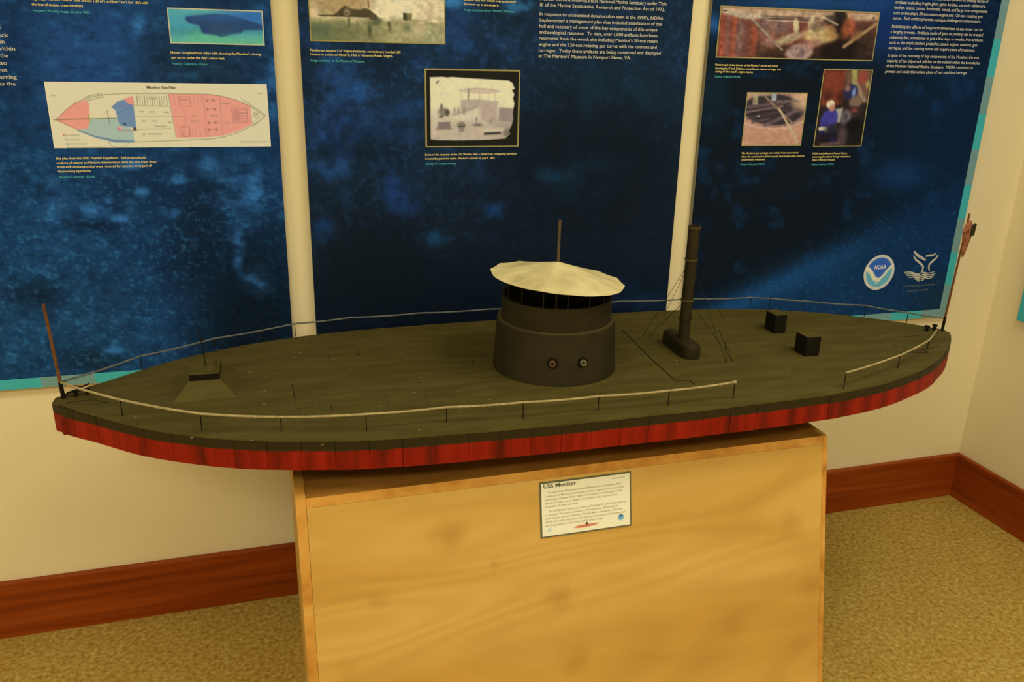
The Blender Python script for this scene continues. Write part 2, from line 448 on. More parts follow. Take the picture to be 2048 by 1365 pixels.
def wall_rect(tl, tr, br, bl):
    p = [hit(q, 1, 0.0) for q in (tl, tr, br, bl)]
    return ((p[0][0]+p[3][0])/2, (p[1][0]+p[2][0])/2, (p[2][2]+p[3][2])/2, (p[0][2]+p[1][2])/2)   # x0 x1 z0 z1

def keyline(name, x0, x1, z0, z1, w, y, mat, parent):
    bm = bmesh.new()
    t = 0.0006
    add_box(bm, x0-w, x1+w, y-t, y, z1, z1+w); add_box(bm, x0-w, x1+w, y-t, y, z0-w, z0)
    add_box(bm, x0-w, x0, y-t, y, z0, z1); add_box(bm, x1, x1+w, y-t, y, z0, z1)
    return bm_obj(name, bm, mat, parent)

# flat lettering: one mesh per text block, each line fitted between its two ends
def glyph_mesh(text, bold=0.0):
    cu = bpy.data.curves.new('lettering', 'FONT')
    cu.body = text; cu.size = 1.0; cu.resolution_u = 2; cu.fill_mode = 'FRONT'; cu.offset = bold
    o = bpy.data.objects.new('lettering', cu); C.objects.link(o)
    dg = bpy.context.evaluated_depsgraph_get()
    me = bpy.data.meshes.new_from_object(o.evaluated_get(dg))
    n = len(me.vertices); co = np.empty(n*3, np.float32); me.vertices.foreach_get('co', co)
    co = co.reshape(-1, 3)
    faces = [tuple(p.vertices) for p in me.polygons]
    bpy.data.objects.remove(o); bpy.data.curves.remove(cu); bpy.data.meshes.remove(me)
    return co, faces
def text_block(name, lines, mat, parent, place, size, bold=0.012):
    """lines: (text, start, end); place(q) -> wall x, z of a point; glyph height follows size"""
    V, F = [], []
    for text, a, b in lines:
        co, fs = glyph_mesh(text, bold)
        if not len(co): continue
        pa, pb = place(a), place(b)
        x0, x1 = co[:, 0].min(), co[:, 0].max()
        k = (pb[0]-pa[0])/max(1e-6, x1-x0)
        out = np.empty((len(co), 3))
        t = (co[:, 0]-x0)*k
        zl = (pa[1]+pb[1])/2
        out[:, 0] = pa[0]+t; out[:, 1] = 0.0; out[:, 2] = zl+co[:, 1]*size
        base = len(V)
        V.extend(out.tolist()); F.extend([tuple(i+base for i in f) for f in fs])
    return V, F
def wall_text(name, lines, mat, parent, size, y=-0.0012, bold=0.012):
    V, F = text_block(name, lines, mat, parent, lambda q: (hit(q, 1, 0.0)[0], hit(q, 1, 0.0)[2]), size, bold)
    V = [(v[0], y, v[2]) for v in V]
    return mesh_obj(name, V, F, mat, parent)

# ------------------------------------------------------------------ exhibit panels on the back wall
PZ0, PZ1 = 0.739, 2.02
XL1 = 0.0575; XM0, XM1 = 0.1215, 1.183; XR0, XR1 = 1.243, 2.269
XL0 = XL1-1.062
def sea_left(PX, PY):
    p = Paint(PX, PY, (20, 47, 74), 20)
    n1 = fbm(PX/150, PY/110, 3); n2 = fbm(PX/26, PY/15, 9); n3 = fbm(PX/7, PY/5, 21, 3); n4 = fbm(PX/4.2, PY/3.4, 27, 2)
    p.mix(sstep(0.35, 0.75, n1)*0.35, (28, 64, 104))
    p.ell(170, 110, 210, 120, (34, 68, 110), 0.8, soft=90)
    p.ell(20, 190, 50, 260, (18, 42, 68), 0.8, soft=50)
    p.ell(430, 110, 90, 130, (24, 44, 60), 0.85, soft=60)
    p.ell(320, 150, 46, 110, (22, 40, 52), 0.6, soft=50)
    p.ell(60, 500, 160, 260, (24, 58, 88), 0.6, soft=120)
    p.ell(100, 680, 260, 120, (26, 60, 84), 0.6, soft=100)
    p.ell(510, 640, 110, 170, (10, 20, 26), 0.95, soft=80)
    p.ell(400, 500, 60, 90, (12, 24, 34), 0.75, soft=60)
    p.ell(420, 390, 60, 60, (14, 28, 40), 0.5, soft=50)
    p.ell(75, 590, 45, 22, (12, 28, 38), 0.85, soft=26)
    p.ell(190, 720, 50, 20, (14, 32, 40), 0.85, soft=22)
    p.ell(260, 380, 130, 34, (15, 36, 56), 0.6, soft=40)
    p.ell(195, 452, 46, 10, (10, 26, 42), 0.85, soft=14)
    g = 0.55+0.9*sstep(0.35, 0.65, n2)
    for (x, y, rx, ry, o) in ((185, 420, 34, 12, .7), (220, 402, 20, 8, .8), (242, 438, 20, 8, .9), (283, 383, 16, 9, .8), (355, 360, 16, 9, .7), (262, 330, 28, 12, .7),
                              (512, 378, 16, 40, .8), (475, 390, 36, 70, .45), (477, 500, 10, 40, .7), (515, 560, 32, 26, .6), (340, 428, 20, 10, .55), (275, 55, 14, 30, .7),
                              (555, 110, 20, 70, .45), (420, 330, 30, 20, .5), (540, 190, 30, 60, .4), (228, 700, 22, 8, .8), (222, 643, 22, 8, .5), (505, 30, 40, 20, .35), (120, 420, 60, 60, .25)):
        a = math.radians(0); d = np.sqrt(((PX-x)/rx)**2+((PY-y)/ry)**2)-1
        p.mix(o*0.75*(1-sstep(-0.8, 0.6, d))*g, (52, 104, 152))
    deep = 1-0.75*(1-sstep(0, 1.0, np.hypot((PX-510)/150, (PY-640)/200)-0.4))
    p.mix(sstep(0.58, 0.80, n2)*0.34*deep, (46, 98, 138))
    p.mix(sstep(0.55, 0.85, n3)*0.50*deep*(0.25+0.75*sstep(240, 420, PY)), (56, 118, 152))
    p.mix(sstep(0.50, 0.20, n2)*0.40, (12, 28, 42))
    p.c = p.c*(0.86+0.28*n4[..., None])*np.array([0.92, 0.93, 0.86])
    return p.c
def sea_mid(PX, PY):
    p = Paint(PX, PY, (18, 26, 32), 20)
    n1 = fbm(PX/110, PY/100, 33); n2 = fbm(PX/30, PY/30, 39); n3 = fbm(PX/9, PY/9, 41, 3); n4 = fbm(PX/4.2, PY/4.2, 47, 2)
    f = 1-sstep(100, 560, PY); g = 1-sstep(760, 1250, PX)*0.75
    p.mix(f*(0.35+0.35*g), (24, 44, 64))
    p.mix(sstep(0.46, 0.80, n2)*(0.14+0.50*f)*g, (32, 64, 106))
    p.mix(sstep(0.55, 0.80, n3)*0.40*(0.25+0.75*f)*(0.4+0.6*g), (44, 88, 140))
    p.ell(1180, 330, 190, 170, (14, 20, 23), 0.75, soft=90)
    p.ell(1000, 640, 420, 100, (9, 17, 23), 0.85, soft=70)
    p.ell(760, 540, 120, 80, (12, 20, 22), 0.6, soft=60)
    gg = 0.4+0.9*sstep(0.35, 0.65, n2)
    for (x, y, rx, ry, c, o) in ((800, 385, 34, 40, (26, 54, 100), .6), (660, 335, 50, 26, (32, 66, 108), .6), (650, 455, 20, 30, (24, 54, 92), .5), (868, 475, 30, 18, (22, 54, 76), .7), (990, 420, 20, 16, (22, 50, 84), .7),
                                 (1110, 350, 36, 16, (24, 56, 76), .6), (1170, 360, 70, 50, (18, 36, 50), .5), (1030, 12, 30, 14, (58, 128, 172), .9), (905, 5, 26, 12, (54, 120, 160), .9), (700, 170, 50, 60, (36, 76, 128), .6),
                                 (680, 270, 50, 40, (30, 62, 112), .6), (1300, 620, 120, 60, (16, 36, 58), .7), (790, 240, 60, 60, (26, 52, 84), .5), (1220, 180, 90, 60, (20, 40, 50), .5), (920, 60, 60, 60, (30, 56, 92), .5)):
        d = np.sqrt(((PX-x)/rx)**2+((PY-y)/ry)**2)-1
        p.mix(o*(1-sstep(-0.9, 0.7, d))*gg, c)
    p.mix(sstep(0.5, 0.25, n1)*0.4, (13, 20, 24))
    p.c = p.c*(0.88+0.24*n4[..., None])*np.array([0.96, 0.96, 0.88])
    return p.c
def sea_right(PX, PY):
    p = Paint(PX, PY, (13, 20, 24), 20)
    n2 = fbm(PX/36, PY/30, 63); n3 = fbm(PX/8, PY/6, 67, 3); n4 = fbm(PX/4.2, PY/4, 69, 2)
    d = (PY-(640-(PX-1390)*0.47))           # below the beam of light the water is blue
    p.mix(sstep(-70, 50, d)*0.85, (17, 50, 78))
    p.mix(np.exp(-((d-8)/24)**2)*0.50*sstep(1900, 1480, PX), (32, 88, 136))
    p.ell(1960, 300, 190, 330, (13, 36, 60), 0.6, soft=160)
    p.ell(1930, 600, 90, 60, (20, 38, 46), 0.8, soft=40)
    p.ell(1780, 40, 70, 70, (20, 48, 96), 0.7, soft=50); p.ell(1620, 5, 160, 20, (28, 70, 116), 0.7, soft=20)
    p.ell(1428, 48, 12, 18, (34, 84, 140), 0.8, soft=12); p.ell(1425, 190, 26, 60, (16, 38, 46), 0.6, soft=30)
    p.ell(1800, 350, 44, 24, (18, 56, 94), 0.6, soft=30); p.ell(1900, 20, 90, 40, (10, 30, 56), 0.6, soft=40)
    p.mix(sstep(0.55, 0.8, n2)*0.32, (20, 56, 92))
    p.mix(sstep(0.6, 0.85, n3)*0.28*sstep(-120, 30, d), (34, 92, 134))
    p.c = p.c*(0.88+0.24*n4[..., None])*np.array([0.96, 0.96, 0.88])
    return p.c
def panel_sheet(name, x0, x1, fn, parent, y=-0.0004, nx=300, nz=340):
    def paint(U, V):
        X = x0+(x1-x0)*U; Z = PZ1-(PZ1-PZ0)*V
        v = np.stack([X-CO[0], np.zeros_like(X)-CO[1], Z-CO[2]], -1)
        w = v@CW
        return fn(1024+FPX*(v@CR)/w, 682.5-FPX*(v@CU)/w)     # design sketched in the photograph's measure, then fixed to the panel
    return print_sheet(name, x0, x1, PZ0, PZ1, y, nx, nz, paint, parent, fade=0.0, tone=1.0)
def panel(label, x0, x1, fn):
    t = thing('exhibit_panel', label, 'panel', (0, 0, 0))
    box_obj('backing_board', x0, x1, 0.0, WALL_Y-GAP, PZ0, PZ1, PANELEDGE, t)
    panel_sheet('background_print', x0, x1, fn, t)
    return t
SEG = 0.126; SEGV = 0.114
def border_h(t, x0, x1, start_teal, ph=0.0):
    x = x0-ph; k = start_teal
    while x < x1-1e-4:
        a, b = max(x, x0), min(x+SEG, x1)
        if b-a > 1e-3:
            box_obj('border_block', a, b, -0.0012, -0.0003, PZ0, PZ0+0.0275, TEAL if k else GREYTEAL, t)
        x += SEG; k = not k
def border_v(t, x0, x1, z1, start_teal, ph=0.0):
    z = PZ0+0.0275-ph; k = start_teal
    while z < z1-1e-4:
        b = min(z+SEGV, z1)
        box_obj('border_block', x0, x1, -0.0012, -0.0003, max(z, PZ0+0.0275), b, TEAL if k else GREYTEAL, t)
        z += SEGV; k = not k

# --- left panel
pl = panel('blue underwater panel with the ship site plan drawing, leftmost on back wall', XL0, XL1, sea_left)
xb = hit((84, 772), 1, 0)[0]
border_h(pl, XL0, XL1, False, ph=((XL0-xb) % (2*SEG)))
# wreck photo
def wreck(U, V):
    X, Y = U*1500, V*560
    p = Paint(X, Y, (60, 140, 130), 30)
    p.grad(np.clip(Y/560+0.06*np.sin(X/260), 0, 1), [(0, (78, 158, 140)), (.3, (62, 150, 145)), (.62, (58, 138, 128)), (.8, (80, 164, 118)), (1, (84, 168, 118))])
    p.ell(60, 280, 260, 260, (58, 140, 156), 0.55, soft=160)
    p.ell(1330, 90, 460, 190, (42, 100, 160), 0.95, soft=150)
    p.poly([(270, 120), (420, 100), (700, 62), (900, 66), (1160, 120), (1500, 220), (1500, 310), (1200, 320), (1130, 380), (1020, 400), (850, 440), (800, 442), (700, 410), (520, 390), (470, 270), (300, 225), (255, 170)], (36, 62, 96), 0.95, soft=26)
    p.ell(830, 120, 420, 60, (44, 84, 128), 0.6, soft=50); p.ell(800, 330, 260, 90, (40, 70, 88), 0.6, soft=60)
    p.ell(560, 320, 60, 70, (36, 56, 100), 0.6, soft=40); p.ell(200, 390, 200, 50, (56, 124, 116), 0.5, soft=40)
    p.ell(1200, 430, 300, 50, (78, 160, 140), 0.6, soft=40)
    p.mottle(0.06, 0.02, 5)
    return p.c
r = wall_rect((335, 18), (525, 20), (528, 88), (341, 89)); r = (r[0]+.002, r[1]-.002, r[2]+.002, r[3]-.002)
print_sheet('wreck_photograph', *r, -0.0016, 200, 76, wreck, pl)
keyline('photograph_border', *r, 0.0026, -0.0012, PALEGOLD, pl)
# site plan drawing
def site_plan(U, V):
    X = 40+U*1895; Y = 70+V*545+0*U              # drawing units
    Y = Y
    p = Paint(X, Y, (206, 188, 134), 5)
    ink = (110, 98, 70)
    hullt = [(90, 380), (180, 300), (260, 245), (350, 205), (500, 172), (700, 160), (1000, 158), (1400, 160), (1520, 175), (1640, 205), (1770, 260), (1850, 310), (1900, 345)]
    hullb = [(90, 380), (180, 425), (260, 465), (400, 520), (560, 555), (720, 568), (1000, 560), (1400, 545), (1520, 525), (1640, 490), (1780, 425), (1850, 385), (1900, 345)]
    p.poly([(90, 380), (180, 300), (260, 245), (350, 215), (380, 240), (372, 330), (360, 400), (345, 450), (300, 462), (260, 462), (180, 425)], (222, 132, 104))
    p.poly([(375, 372), (600, 366), (720, 470), (718, 566), (560, 552), (400, 515), (262, 462), (340, 450)], (150, 168, 150))
    p.poly([(262, 462), (400, 515), (560, 548), (720, 552), (718, 572), (560, 572), (400, 532), (250, 470)], (96, 132, 164))
    p.poly([(560, 272), (620, 225), (690, 205), (748, 250), (750, 450), (700, 440), (610, 425), (590, 300)], (98, 124, 162))
    p.poly([(672, 205), (748, 180), (752, 262), (700, 240)], (220, 128, 104))
    p.ell(606, 452, 20, 16, (220, 128, 104))
    p.poly([(1056, 160), (1400, 160), (1520, 175), (1640, 205), (1772, 258), (1780, 415), (1640, 478), (1480, 522), (1300, 532), (1088, 534)], (222, 136, 106))
    p.line([(70, 380)]+hullt, 5, ink, .8); p.line([(70, 380)]+hullb, 5, ink, .8)
    p.line([(360, 190), (490, 160), (500, 190), (360, 222), (355, 192)], 5, ink, .8)
    p.line([(1690, 190), (1910, 335), (1780, 440)], 4, ink, .7); p.line([(1720, 215), (1880, 335), (1770, 415)], 3, ink, .5)
    p.line([(90, 378), (600, 366)], 7, (104, 106, 50), .9); p.line([(600, 355), (1180, 350)], 3, ink, .6)
    p.line([(750, 180), (750, 262), (1056, 266)], 4, ink, .7); p.line([(755, 460), (1050, 452)], 4, ink, .6); p.line([(1056, 160), (1084, 534)], 4, ink, .7)
    for i in range(13): p.line([(785+i*21, 178), (785+i*21, 260)], 4 if i % 3 else 7, ink, .7)
    for x in (1100, 1140, 1270, 1300, 1340, 1360, 1500): p.line([(x, 172), (x+4, 250)], 3, (150, 92, 74), .6); 
    for x in (1120, 1160, 1230, 1260, 1300, 1340, 1370): p.line([(x, 440), (x+4, 524)], 3, (150, 92, 74), .6)
    p.line([(1150, 185), (1238, 185), (1238, 262), (1150, 262), (1150, 185)], 4, (140, 84, 66), .8)
    p.line([(1142, 438), (1208, 438), (1208, 520), (1142, 520), (1142, 438)], 5, (130, 76, 60), .8)
    p.line([(1150, 262), (1180, 310), (1192, 360), (1178, 410), (1150, 438)], 3, (150, 92, 74), .7)
    p.line([(1360, 185), (1360, 520)], 3, (150, 92, 74), .7); p.line([(1500, 185), (1505, 515)], 3, (150, 92, 74), .7)
    for yy in (210, 285, 400, 460):
        p.line([(1380, yy), (1470, yy)], 3, (150, 92, 74), .7); p.ell(1385, yy+5, 9, 12, (140, 84, 70), .7); p.ell(1446, yy+3, 9, 12, (140, 84, 70), .7)
    p.line([(1600, 275), (1735, 275), (1740, 400), (1605, 405), (1600, 275)], 4, (140, 84, 66), .7)
    for yy in (290, 320, 345, 370, 390): p.line([(1670, yy), (1738, yy)], 6, (130, 80, 76), .6)
    p.ell(1640, 340, 34, 60, (180, 106, 90), .6, soft=14)
    p.ell(1820, 335, 26, 26, ink, .8, soft=3); p.ell(1820, 335, 21, 21, (206, 188, 134), 1, soft=3); p.ell(1822, 332, 9, 9, ink, .6)
    p.line([(560, 560), (500, 570), (520, 600), (580, 614), (640, 600), (670, 570)], 4, ink, .6)
    p.line([(520, 300), (530, 425)], 7, ink, .7); p.line([(480, 345), (500, 320)], 3, ink, .4)
    p.line([(585, 450), (605, 470), (760, 468)], 6, (150, 84, 84), .8); p.ell(735, 455, 14, 14, (40, 36, 30), .8); p.ell(655, 416, 12, 12, (50, 54, 70), .8)
    p.line([(610, 328), (700, 285), (745, 262)], 4, (70, 84, 110), .7); p.line([(570, 268), (750, 250)], 4, (130, 84, 110), .6)
    p.line([(360, 340), (372, 400)], 14, (150, 142, 60), .7)
    for (x, y, w) in ((810, 310, 26), (900, 312, 40), (825, 390, 26), (910, 390, 36), (805, 502, 24), (900, 500, 110), (1440, 342, 60), (1260, 390, 60), (1550, 405, 36), (1185, 212, 50), (920, 200, 60), (960, 435, 100), (1045, 400, 26), (1020, 315, 40), (1560, 240, 70), (1255, 345, 14)):
        p.line([(x-w/2, y), (x+w/2, y)], 9, (120, 100, 76), .6, soft=6)
    for (x, y, w) in ((205, 508, 110), (205, 545, 90), (235, 580, 150), (315, 610, 320), (1780, 572, 240), (100, 181, 34), (1870, 150, 30)):
        p.line([(x-w/2, y), (x+w/2, y)], 10, (150, 138, 100), .7, soft=6)
    p.ell(135, 508, 8, 8, (200, 96, 76)); p.ell(145, 545, 8, 8, (140, 150, 110)); p.ell(150, 580, 8, 8, (96, 132, 150)); p.ell(155, 612, 8, 8, (120, 150, 120))
    return p.c
r = wall_rect((89.4, 169), (533.5, 163), (541, 288), (109, 302))
print_sheet('site_plan_drawing', *r, -0.0016, 460, 136, site_plan, pl)
wall_text('drawing_title', [('Monitor Site Plan', (294, 178), (351, 177))], DARKTEXT, pl, 0.0085, y=-0.0024, bold=0.02)
wall_text('caption', [('Mosaic compiled from video stills showing the Monitor\'s missing', (342, 110), (521.5, 108)), ('gun turret under the ship\'s armor belt.', (343, 119.5), (450, 117))], CAPTEXT, pl, 0.0078)
wall_text('credit_line', [('Monitor Collection, NOAA', (345, 131), (415, 129.5))], TEALTEXT, pl, 0.0078)
wall_text('caption', [('Site plan from the 2002 Monitor Expedition.  Red areas indicate', (112.5, 321), (292, 315.5)), ('sections of natural and historic deterioration while the blue areas show', (114, 330), (313, 323.5)),
                      ('areas and components that were removed for recovery or as part of', (115.5, 338), (303, 332)), ('the recovery operations.', (116.5, 345.5), (183, 343.5))], CAPTEXT, pl, 0.0080)
wall_text('credit_line', [('Monitor Collection, NOAA', (120, 357), (190, 355))], TEALTEXT, pl, 0.0080)
wall_text('caption', [('rough seas. The USS Monitor sank around 1:30 AM on New Year\'s Eve 1862 with', (60, 2), (296, 6)), ('the loss of sixteen crew members.', (64, 11.5), (168, 14))], CAPTEXT, pl, 0.0080)
wall_text('credit_line', [('Harper\'s Weekly image, January 1863', (66.5, 24), (180, 27))], TEALTEXT, pl, 0.0080)
wall_text('body_text', [('k', (-4, 57), (3, 57)), ('wreck', (-24, 73.5), (18, 73.5)), ('in', (0, 87), (10, 87)), ('within', (-6, 101), (31, 101)), ('the', (1, 115), (17, 115)), ('also', (-10, 129.5), (15, 129.5)),
                        ('not', (-2, 143.5), (15, 143.5)), ('warning', (-10, 158), (34, 157.5)), ('was the', (-12, 171.5), (32, 171))], BODYTEXT, pl, 0.0125)

# --- middle panel
pm = panel('dark blue panel between two cream gaps, behind the model ship turret', XM0, XM1, sea_mid)
border_h(pm, XM0, XM1, True, 0.05)
def battle(U, V):
    X, Y = U*1750, V*1090-545                    # lower half is what shows
    p = Paint(X, Y, (206, 180, 122), 26)
    p.mix(sstep(0, -545, Y)*0.4, (190, 160, 100))
    p.ell(300, 60, 360, 130, (168, 136, 76), 0.8, soft=90); p.ell(650, 20, 150, 70, (150, 96, 50), 0.55, soft=50)
    p.ell(1150, 90, 420, 160, (220, 200, 144), 0.9, soft=110); p.ell(1550, 60, 220, 150, (198, 170, 116), 0.6, soft=90)
    Yw = Y+(fbm(X/90, Y/60, 51)-0.5)*150
    p.mix(sstep(190, 330, Yw), (136, 126, 72))
    p.ell(330, 60, 420, 180, (150, 118, 64), 0.55, soft=120)
    p.mix(sstep(240, 400, Y)*sstep(1000, 200, X)*0.7, (84, 90, 48)); p.mix(sstep(250, 330, Y)*sstep(850, 1100, X)*0.7, (158, 144, 88))
    p.poly([(90, 205), (300, 200), (440, 70), (520, 110), (640, 120), (700, 95), (760, 115), (850, 190), (880, 240), (820, 260), (700, 230), (120, 232)], (70, 56, 30), 0.95, soft=16)
    p.ell(470, 160, 44, 50, (150, 130, 80), 0.7, soft=26); p.ell(460, 172, 9, 9, (50, 40, 24), 0.9, soft=8)
    p.poly([(80, 100), (240, 95), (240, 180), (90, 190)], (140, 124, 72), 0.5, soft=30)
    p.line([(80, 232), (750, 228)], 14, (196, 178, 116), .8, soft=8)
    p.ell(490, 290, 12, 60, (50, 48, 26), .8, soft=14); p.ell(755, 380, 26, 90, (60, 60, 34), .8, soft=24); p.ell(840, 270, 70, 60, (66, 70, 44), .7, soft=36)
    p.poly([(1200, 142), (1320, 145), (1310, 250), (1200, 250)], (104, 92, 48), .9, soft=12); p.poly([(1200, 142), (1245, 142), (1245, 250), (1200, 250)], (48, 46, 26), .8, soft=12)
    p.line([(1050, 262), (1500, 240)], 22, (170, 136, 82), .8, soft=14)
    p.ell(1010, 300, 24, 40, (90, 80, 40), .8, soft=16); p.ell(1016, 350, 16, 40, (84, 72, 38), .8, soft=14); p.ell(1240, 340, 60, 60, (104, 104, 62), .8, soft=36)
    p.ell(1440, 370, 100, 70, (206, 168, 110), .7, soft=50); p.ell(1330, 450, 90, 36, (196, 160, 104), .6, soft=36)
    p.ell(120, 420, 140, 90, (86, 98, 62), .6, soft=60); p.ell(1560, 420, 200, 90, (150, 148, 100), .5, soft=60)
    p.line([(740, -200), (748, 80)], 20, (96, 60, 30), .7, soft=12); p.line([(1570, 0), (1590, 160)], 40, (170, 144, 94), .6, soft=30)
    p.ell(60, 150, 60, 80, (206, 174, 116), .6, soft=40)
    p.mottle(0.18, 0.02, 8)
    return p.c
r = wall_rect((616, -80), (889, -80), (890, 86.5), (618, 83.5))
print_sheet('battle_painting', r[0]+.002, r[1]-.002, r[2]+.002, r[3], -0.0016, 240, 150, battle, pm)
keyline('painting_border', r[0]+.002, r[1]-.002, r[2]+.002, r[3], 0.0028, -0.0012, GOLD, pm)
def deck_photo(U, V):
    X, Y = 145+U*1130, 115+V*945
    p = Paint(X, Y, (30, 27, 17), 14)
    edge = [(190, 205), (330, 198), (400, 205), (440, 198), (700, 212), (1000, 225), (1150, 232), (1195, 260), (1210, 300), (1225, 330), (1190, 350), (1222, 400), (1205, 450), (1225, 520), (1215, 580), (1205, 640), (1215, 720), (1195, 800), (1160, 870), (1180, 910), (1120, 970), (900, 985), (500, 990), (260, 985), (195, 975)]
    p.poly(edge, (212, 194, 142), 1, soft=12)
    m = Paint(X, Y, (0, 0, 0), 10); m.poly(edge, (1, 1, 1), 1, soft=12); inside = m.c[..., 0]
    q = Paint(X, Y, (212, 196, 144), 14)
    q.mix(sstep(520, 760, Y)*0.85, (184, 160, 122))
    q.poly([(560, 485), (800, 478), (1020, 500), (1010, 760), (560, 720)], (170, 144, 116), .95, soft=18)
    q.poly([(560, 640), (800, 570), (800, 740), (500, 740), (450, 690)], (206, 186, 138), .8, soft=40)
    q.poly([(1035, 570), (1230, 580), (1230, 760), (1030, 740)], (140, 116, 98), .9, soft=14); q.ell(1130, 860, 190, 120, (140, 116, 94), .7, soft=80); q.ell(700, 880, 420, 120, (176, 150, 118), .6, soft=80)
    q.ell(790, 362, 245, 36, (176, 150, 112), .9, rot=1, soft=8); q.ell(800, 366, 225, 24, (192, 168, 126), .9, rot=1, soft=8)
    for x in (572, 655, 790, 900, 985): q.line([(x, 370), (x, 490)], 9, (172, 150, 112), .7)
    q.line([(655, 350), (650, 480)], 22, (140, 118, 90), .8); q.line([(560, 485), (800, 474), (1020, 496)], 9, (166, 142, 108), .8)
    q.ell(325, 570, 16, 36, (90, 74, 56), .9); q.ell(350, 630, 66, 50, (112, 94, 74), .85, soft=20); q.ell(395, 640, 26, 40, (74, 60, 46), .8, soft=14); q.ell(320, 690, 26, 16, (70, 58, 44), .8)
    for x in (485, 530, 600): q.ell(x, 615, 16, 42, (130, 108, 84), .7, soft=14)
    q.line([(470, 670), (750, 565)], 24, (150, 128, 98), .6, soft=16)
    q.poly([(290, 765), (420, 760), (450, 850), (260, 860)], (120, 98, 84), .9, soft=12); q.line([(280, 770), (430, 765)], 12, (90, 76, 60), .8)
    q.ell(566, 800, 50, 46, (112, 98, 76), .85, soft=16); q.ell(568, 860, 34, 30, (126, 106, 84), .8, soft=12); q.line([(530, 815), (606, 812)], 14, (64, 60, 46), .8)
    q.ell(755, 730, 14, 36, (130, 108, 90), .8, soft=10); q.ell(770, 795, 56, 22, (104, 94, 76), .85, soft=14); q.ell(935, 755, 20, 34, (144, 122, 100), .8, soft=12)
    q.poly([(850, 890), (1065, 880), (1060, 915), (850, 928)], (60, 56, 42), .95, soft=8); q.poly([(760, 850), (1100, 830), (1100, 880), (850, 890)], (196, 176, 130), .7, soft=16)
    q.ell(275, 262, 28, 14, (120, 118, 84), .9, rot=-50, soft=6); q.ell(318, 405, 14, 24, (180, 164, 116), .7); q.ell(250, 970, 50, 30, (150, 128, 100), .5, soft=24); q.ell(1160, 900, 60, 50, (90, 72, 54), .7, soft=40)
    q.mottle(0.07, 0.02, 15)
    p.c = p.c*(1-inside[..., None])+q.c*inside[..., None]
    return p.c
r = wall_rect((850, 137), (1040, 140), (1037, 293), (850, 295)); r = (r[0]+.004, r[1]-.004, r[2]+.004, r[3]-.004)
print_sheet('deck_crew_photograph', *r, -0.0016, 190, 160, deck_photo, pm)
keyline('photograph_border', *r, 0.0042, -0.0012, GOLD, pm)
wall_text('caption', [('The former steamed CSS Virginia battles the revolutionary ironclad USS', (619.5, 103.5), (801, 105.5)), ('Monitor in a draw on March 9, 1862 in Hampton Roads, Virginia.', (620, 111.5), (786.5, 113.5))], CAPTEXT, pm, 0.0078)
wall_text('credit_line', [('Image courtesy of the Mariners\' Museum', (621, 123.5), (729, 124.5))], TEALTEXT, pm, 0.0078)
wall_text('caption', [('Some of the company of the USS Monitor take a break from conquering boredom', (850, 311), (1032.5, 310)), ('to consider peace the nation. Monitor\'s cannons on July 9, 1862.', (850, 319.5), (990, 317.5))], CAPTEXT, pm, 0.0080)
wall_text('credit_line', [('Library of Congress Image', (851, 329.5), (912.5, 329))], TEALTEXT, pm, 0.0080)
wall_text('caption', [('ensure that the wreck was protected', (928, 1.5), (1031, 5.5)), ('forever as a sanctuary.', (928, 10.5), (998, 12.5))], CAPTEXT, pm, 0.0078)
wall_text('credit_line', [('Image courtesy of the Mariners\' Museum', (928, 21.5), (1028, 25.5))], TEALTEXT, pm, 0.0078)
def px_lines(lines, ox, oy, k):
    return [(t, (ox+a[0]/k, oy+a[1]/k), (ox+b[0]/k, oy+b[1]/k)) for t, a, b in lines]
wall_text('body_text', px_lines([
    ('Monitor became America\'s first National Marine Sanctuary under Title', (255, -2), (1870, 76)),
    ('III of the Marine Sanctuaries, Research and Protection Act of 1972.', (255, 72), (1850, 152)),
    ('In response to accelerated deterioration seen in the 1990\'s, NOAA', (250, 190), (1830, 264)),
    ('implemented a management plan that included stabilization of the', (250, 268), (1808, 338)),
    ('hull and recovery of some of the key components of this unique', (245, 346), (1752, 412)),
    ('archaeological resource.  To date, over 1,000 artifacts have been', (245, 424), (1752, 484)),
    ('recovered from the wreck site including Monitor\'s 30-ton steam', (243, 500), (1755, 556)),
    ('engine and the 120-ton rotating gun turret with the cannons and', (240, 580), (1745, 632)),
    ('carriages.  Today these artifacts are being conserved and displayed', (236, 656), (1795, 708)),
    ('at The Mariners\' Museum in Newport News, VA.', (236, 734), (1415, 764))], 1040, 0, 6.4), BODYTEXT, pm, 0.0122)

